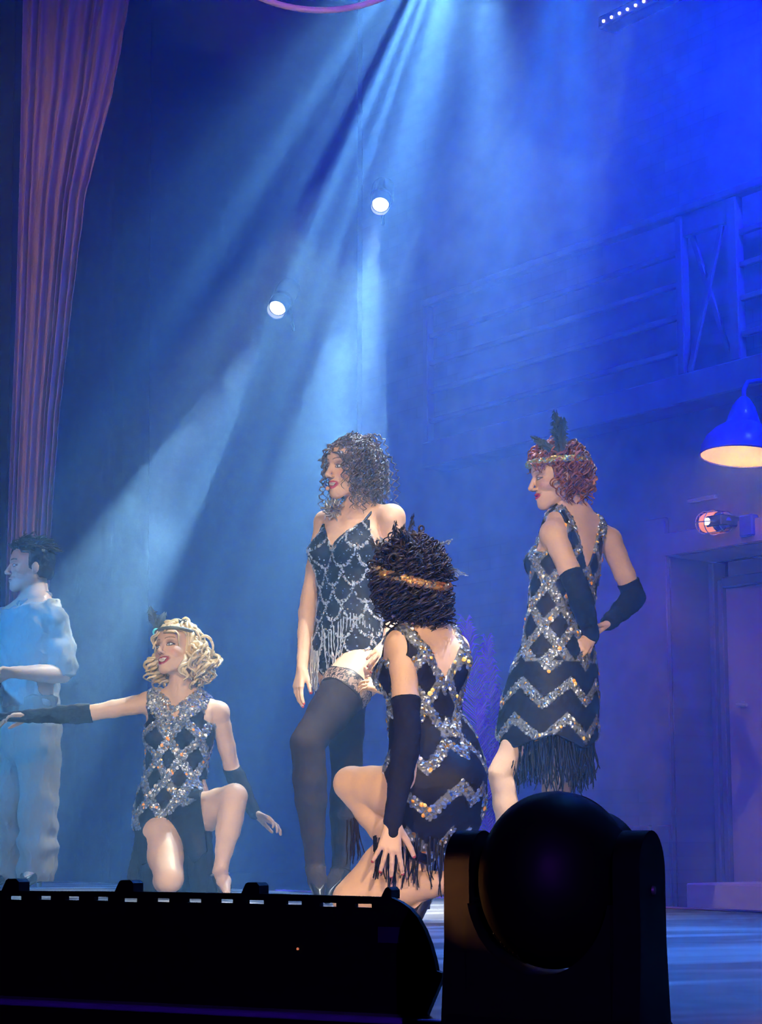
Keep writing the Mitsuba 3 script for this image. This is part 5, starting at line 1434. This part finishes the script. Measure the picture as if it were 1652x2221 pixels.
    en, c2 = locks(H, 72, 150, (0.06, 0.095), 0.019, 14, 0.0085, 1.1, 0.06, lambda u: -0.85 < u[2] < -0.10 and u[1] < 0.30, True, 0.034, sides=5, fw=0.076, rad=(0.088, 0.102, 0.090))
    m = trimesh.util.concatenate([cap, lk, en]); put('hair', m, 'hair', me, smooth=True, color=np.vstack([flatcol(cap, (0.66, 0.54, 0.33)), lock_colors(cc + c2, (0.52, 0.40, 0.22), (0.80, 0.68, 0.45))]), label='platinum blonde waved bob')
    band = [H(math.sin(t) * 0.092, -0.014 + math.cos(t) * 0.114, 0.062 + 0.006 * math.cos(t)) for t in np.linspace(0, 2 * np.pi, 80)]
    bm = tube(band, 0.008, 8, False); bk_ = put('headband', bm, 'satin', me, smooth=True, color=flatcol(bm, (0.10, 0.12, 0.12)), label='dark headband with a turquoise jewel')
    je = trimesh.creation.icosphere(2, 0.017); je.apply_scale([1, 0.6, 1]); je.apply_translation(H(0.052, 0.078, 0.072)); put('jewel', je, 'satin', bk_, smooth=True, color=flatcol(je, (0.15, 0.75, 0.80)))
    b0 = H(0.055, 0.070, 0.080)
    fs = [feather(b0, unit([-0.28, 0, 1.0]), [1.0, 0.2, 0], 0.105, 0.026, 0.2, 28, 5), feather(b0, unit([0.35, 0, 1.0]), [1.0, 0, 0], 0.085, 0.022, 0.4, 28, 6), feather(b0, unit([1.0, 0, 0.35]), [0, 0, 1.0], 0.13, 0.020, 0.2, 28, 7)]
    m = trimesh.util.concatenate(fs); put('feathers', m, 'feather', bk_, color=flatcol(m, (0.03, 0.06, 0.10)), label='small dark feathers over the jewel')


# ---------------------------------------------------------------- the man at the left edge
def shirt_man():
    J = lambda x, y, d=0.0: P(x, y, 9.6 + d)
    me = thing('person', 'person standing in loose pale shirt and trousers with short dark hair', 'person')
    f = unit([-0.78, -0.62, 0]); rows = [(76, 1292, 0, 0.075, 0.06), (74, 1318, 0, 0.150, 0.085), (72, 1350, 0, 0.185, 0.110), (68, 1410, 0, 0.180, 0.118), (64, 1470, 0, 0.160, 0.112), (62, 1520, 0, 0.162, 0.115), (62, 1570, 0, 0.170, 0.125), (62, 1610, 0, 0.160, 0.120)]
    sp, A, B = interp_rows(J, rows); fr = Frame(sp, f)
    H = Head(J(66, 1230, 0), (-0.93, -0.35, 0.02), 0.0, 1.05)
    shL, elL, wrL = J(124, 1348, -0.10), J(136, 1462, -0.10), J(28, 1458, -0.34)
    shR, elR, wrR = J(8, 1344, 0.12), J(-28, 1450, 0.05), J(-60, 1470, -0.2)
    prims = [(p, 0.004) for p in loft(sp, A * 0.92, B * 0.92, fr.r, fr.f, 20)]
    prims += [(cone(J(78, 1310), H(0, -0.024, -0.055), 0.064, 0.058), 0.03), (cone(J(90, 1304), shL, 0.035, 0.052), 0.03), (cone(J(60, 1304), shR, 0.035, 0.052), 0.03)]
    prims += arm(shL, elL, wrL, 1.25) + arm(shR, elR, wrR, 1.25)
    hpL, knL, anL = J(84, 1580, -0.08), J(84, 1740, -0.10), J(80, 1890, -0.06)
    hpR, knR, anR = J(36, 1580, 0.08), J(18, 1740, 0.02), J(14, 1890, 0.08)
    prims += leg(hpL, knL, anL, 1.15) + leg(hpR, knR, anR, 1.15) + foot(anL, J(52, 1918, -0.2)) + foot(anR, J(-14, 1918, -0.05))
    hl, tl = hand_prims(wrL, unit(wrL - elL), [0.2, -0.6, -0.8], -1, size=1.08); hr, tr = hand_prims(wrR, unit(wrR - elR), [0.4, 0, -0.8], 1, size=1.08); prims += hl + hr
    add, sub, late, cm, tm = head_prims(H, True, smile=0.6); prims += add
    body = body_mesh(prims, sub, late, [(H.c - [0.15, 0.15, 0.17], H.c + [0.15, 0.15, 0.15])], [], cutm=cm)
    V = body.vertices; col = flatcol(body, (0.55, 0.36, 0.26)); col = paint_face(H, V, col, brow=(0.05, 0.03, 0.02), shadow=None, blush=None, smile=0.6, male=True)
    put('body', body, 'skin', me, smooth=True, color=col)
    zc = lambda y: J(70, y)[2]
    g3 = [(0, 0.066), (0.5, 0.072), (0.85, 0.070), (1, 0.062)]
    ps = [(p, 0.004) for p in loft(sp[:7], A[:7] * 1.06, B[:7] * 1.08, fr.r, fr.f, 20, 0.008)] + [(p, 0.02) for p in limb([shL, elL], [g3])] + [(p, 0.02) for p in limb([shR, elR], [g3])] + [(cone(J(92, 1302), shL, 0.040, 0.064), 0.03), (cone(J(58, 1304), shR, 0.040, 0.064), 0.03)]
    up = unit(elL - shL); o = shL + (elL - shL) * 1.05; up2 = unit(elR - shR); o2 = shR + (elR - shR) * 1.02

    def cut(x, y, z):
        l, ff = fr(x, y, z)
        a = np.where(np.sqrt((x - o[0]) ** 2 + (y - o[1]) ** 2 + (z - o[2]) ** 2) < 0.13, (x - o[0]) * up[0] + (y - o[1]) * up[1] + (z - o[2]) * up[2], -1.0)
        b = np.where(np.sqrt((x - o2[0]) ** 2 + (y - o2[1]) ** 2 + (z - o2[2]) ** 2) < 0.13, (x - o2[0]) * up2[0] + (y - o2[1]) * up2[1] + (z - o2[2]) * up2[2], -1.0)
        neck = z - zc(1304) + np.maximum(ff, 0) * 0.35
        return mx(a, b, neck, zc(1532) - z)
    m = solid(ps, 0.0065, cut=cut); V = m.vertices; w = meshkit.fbm(V * [16, 16, 9], 3, 3) - 0.5; w2 = np.sin(V[:, 2] * 60 + V[:, 0] * 50 + 6 * meshkit.noise(V * 8, 2)) * 0.3
    m.vertices = V + m.vertex_normals * ((w + 0.25 * w2) * 0.045)[:, None]
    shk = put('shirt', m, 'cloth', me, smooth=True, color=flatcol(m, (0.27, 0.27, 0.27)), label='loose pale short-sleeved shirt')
    cl = []
    for q in (-1, 1):
        pts = [J(76, 1300) + fr.r * q * 0.062 * math.sin(t) + fr.f * 0.07 * math.cos(t) + np.array([0, 0, 0.022 - 0.050 * max(math.cos(t), 0)]) for t in np.linspace(0.1, math.pi, 14)]
        cl.append(tube(pts, np.linspace(0.022, 0.014, 14), 8))
    c = trimesh.util.concatenate(cl); put('collar', c, 'cloth', shk, smooth=True, color=flatcol(c, (0.27, 0.27, 0.27)))
    pr = [[(0, 0.112), (0.5, 0.098), (1, 0.088)], [(0, 0.088), (0.5, 0.092), (0.93, 0.094), (1, 0.085)]]
    ps = [(p, 0.004) for p in loft(sp[4:], A[4:] * 1.03, B[4:] * 1.03, fr.r, fr.f, 10, 0.010)] + [(p, 0.02) for p in limb([hpL, knL, anL + [0, 0, -0.02]], pr)] + [(p, 0.015) for p in limb([hpR, knR, anR + [0, 0, -0.02]], pr)]
    m = solid(ps, 0.0075, cut=lambda x, y, z: np.maximum(z - zc(1512), (anL[2] - 0.055) - z)); V = m.vertices
    lowr = np.clip((zc(1700) - V[:, 2]) / 0.3, 0.25, 1); w = np.sin(V[:, 2] * 38 + V[:, 0] * 22 + 9 * meshkit.noise(V * 6, 6)); w3 = meshkit.fbm(V * [20, 20, 8], 3, 8) - 0.5
    m.vertices = V + m.vertex_normals * (0.008 * w * lowr + 0.03 * w3)[:, None]
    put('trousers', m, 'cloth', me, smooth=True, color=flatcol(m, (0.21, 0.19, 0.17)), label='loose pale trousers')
    for an, toe in ((anL, J(48, 1922, -0.2)), (anR, J(-18, 1922, -0.05))):
        put('shoe', shoe(an, toe, 0.03, 0.02, 1.15), 'black_shoe', me, smooth=40)
    cap = hair_cap(H, (0.006, 0.010, 0.014), 0.058, 0.022, 6, 0.004, -0.052, 0.0035, -0.012, 60)
    lk, cc = locks(H, 91, 190, (0.035, 0.055), 0.002, 6, 0.0048, 0.45, 0.05, lambda u: u[2] > 0.45, False, 0.012, down=(0.9, 0.2, -0.3), rad=(0.076, 0.096, 0.092))
    m = trimesh.util.concatenate([cap, lk]); put('hair', m, 'hair', me, smooth=True, color=np.vstack([flatcol(cap, (0.014, 0.012, 0.014)), lock_colors(cc, (0.014, 0.012, 0.014), (0.03, 0.026, 0.028))]), label='short dark swept-back hair')


standing_dancer()
crouching_dancer()
kneeling_dancer()
hips_dancer()
shirt_man()


# ---------------------------------------------------------------- violet plumes behind the crouching dancer
fk = thing('feather_fan', 'violet feather plumes standing between the crouching dancer and the one with hands on hips', 'feathers')
base = P(1075, 1925, 8.3)
ps_ = []
for k, (x, y, wd, cv) in enumerate(((1004, 1338, 0.11, 0.10), (1046, 1375, 0.09, 0.08), (1022, 1520, 0.050, 0.12), (1060, 1480, 0.05, 0.05), (1046, 1720, 0.05, 0.2))):
    tip = P(x, y, 8.3); d = tip - base; side = np.array([1.0, 0.25, 0.0])
    m = feather(base + [0.012 * k, 0.02 * k, 0], d, side, float(np.linalg.norm(d)) * 0.98, wd, -cv * 0.3, 90, 60 + k, 0.6)
    put('plume', m, 'feather', fk, color=flatcol(m, (0.05, 0.01, 0.75)))
put('holder', tube([base + [0.02, 0.04, 0.03], [base[0] + 0.02, base[1] + 0.04, 0.0]], [0.03, 0.06], 16), 'black_metal', fk)
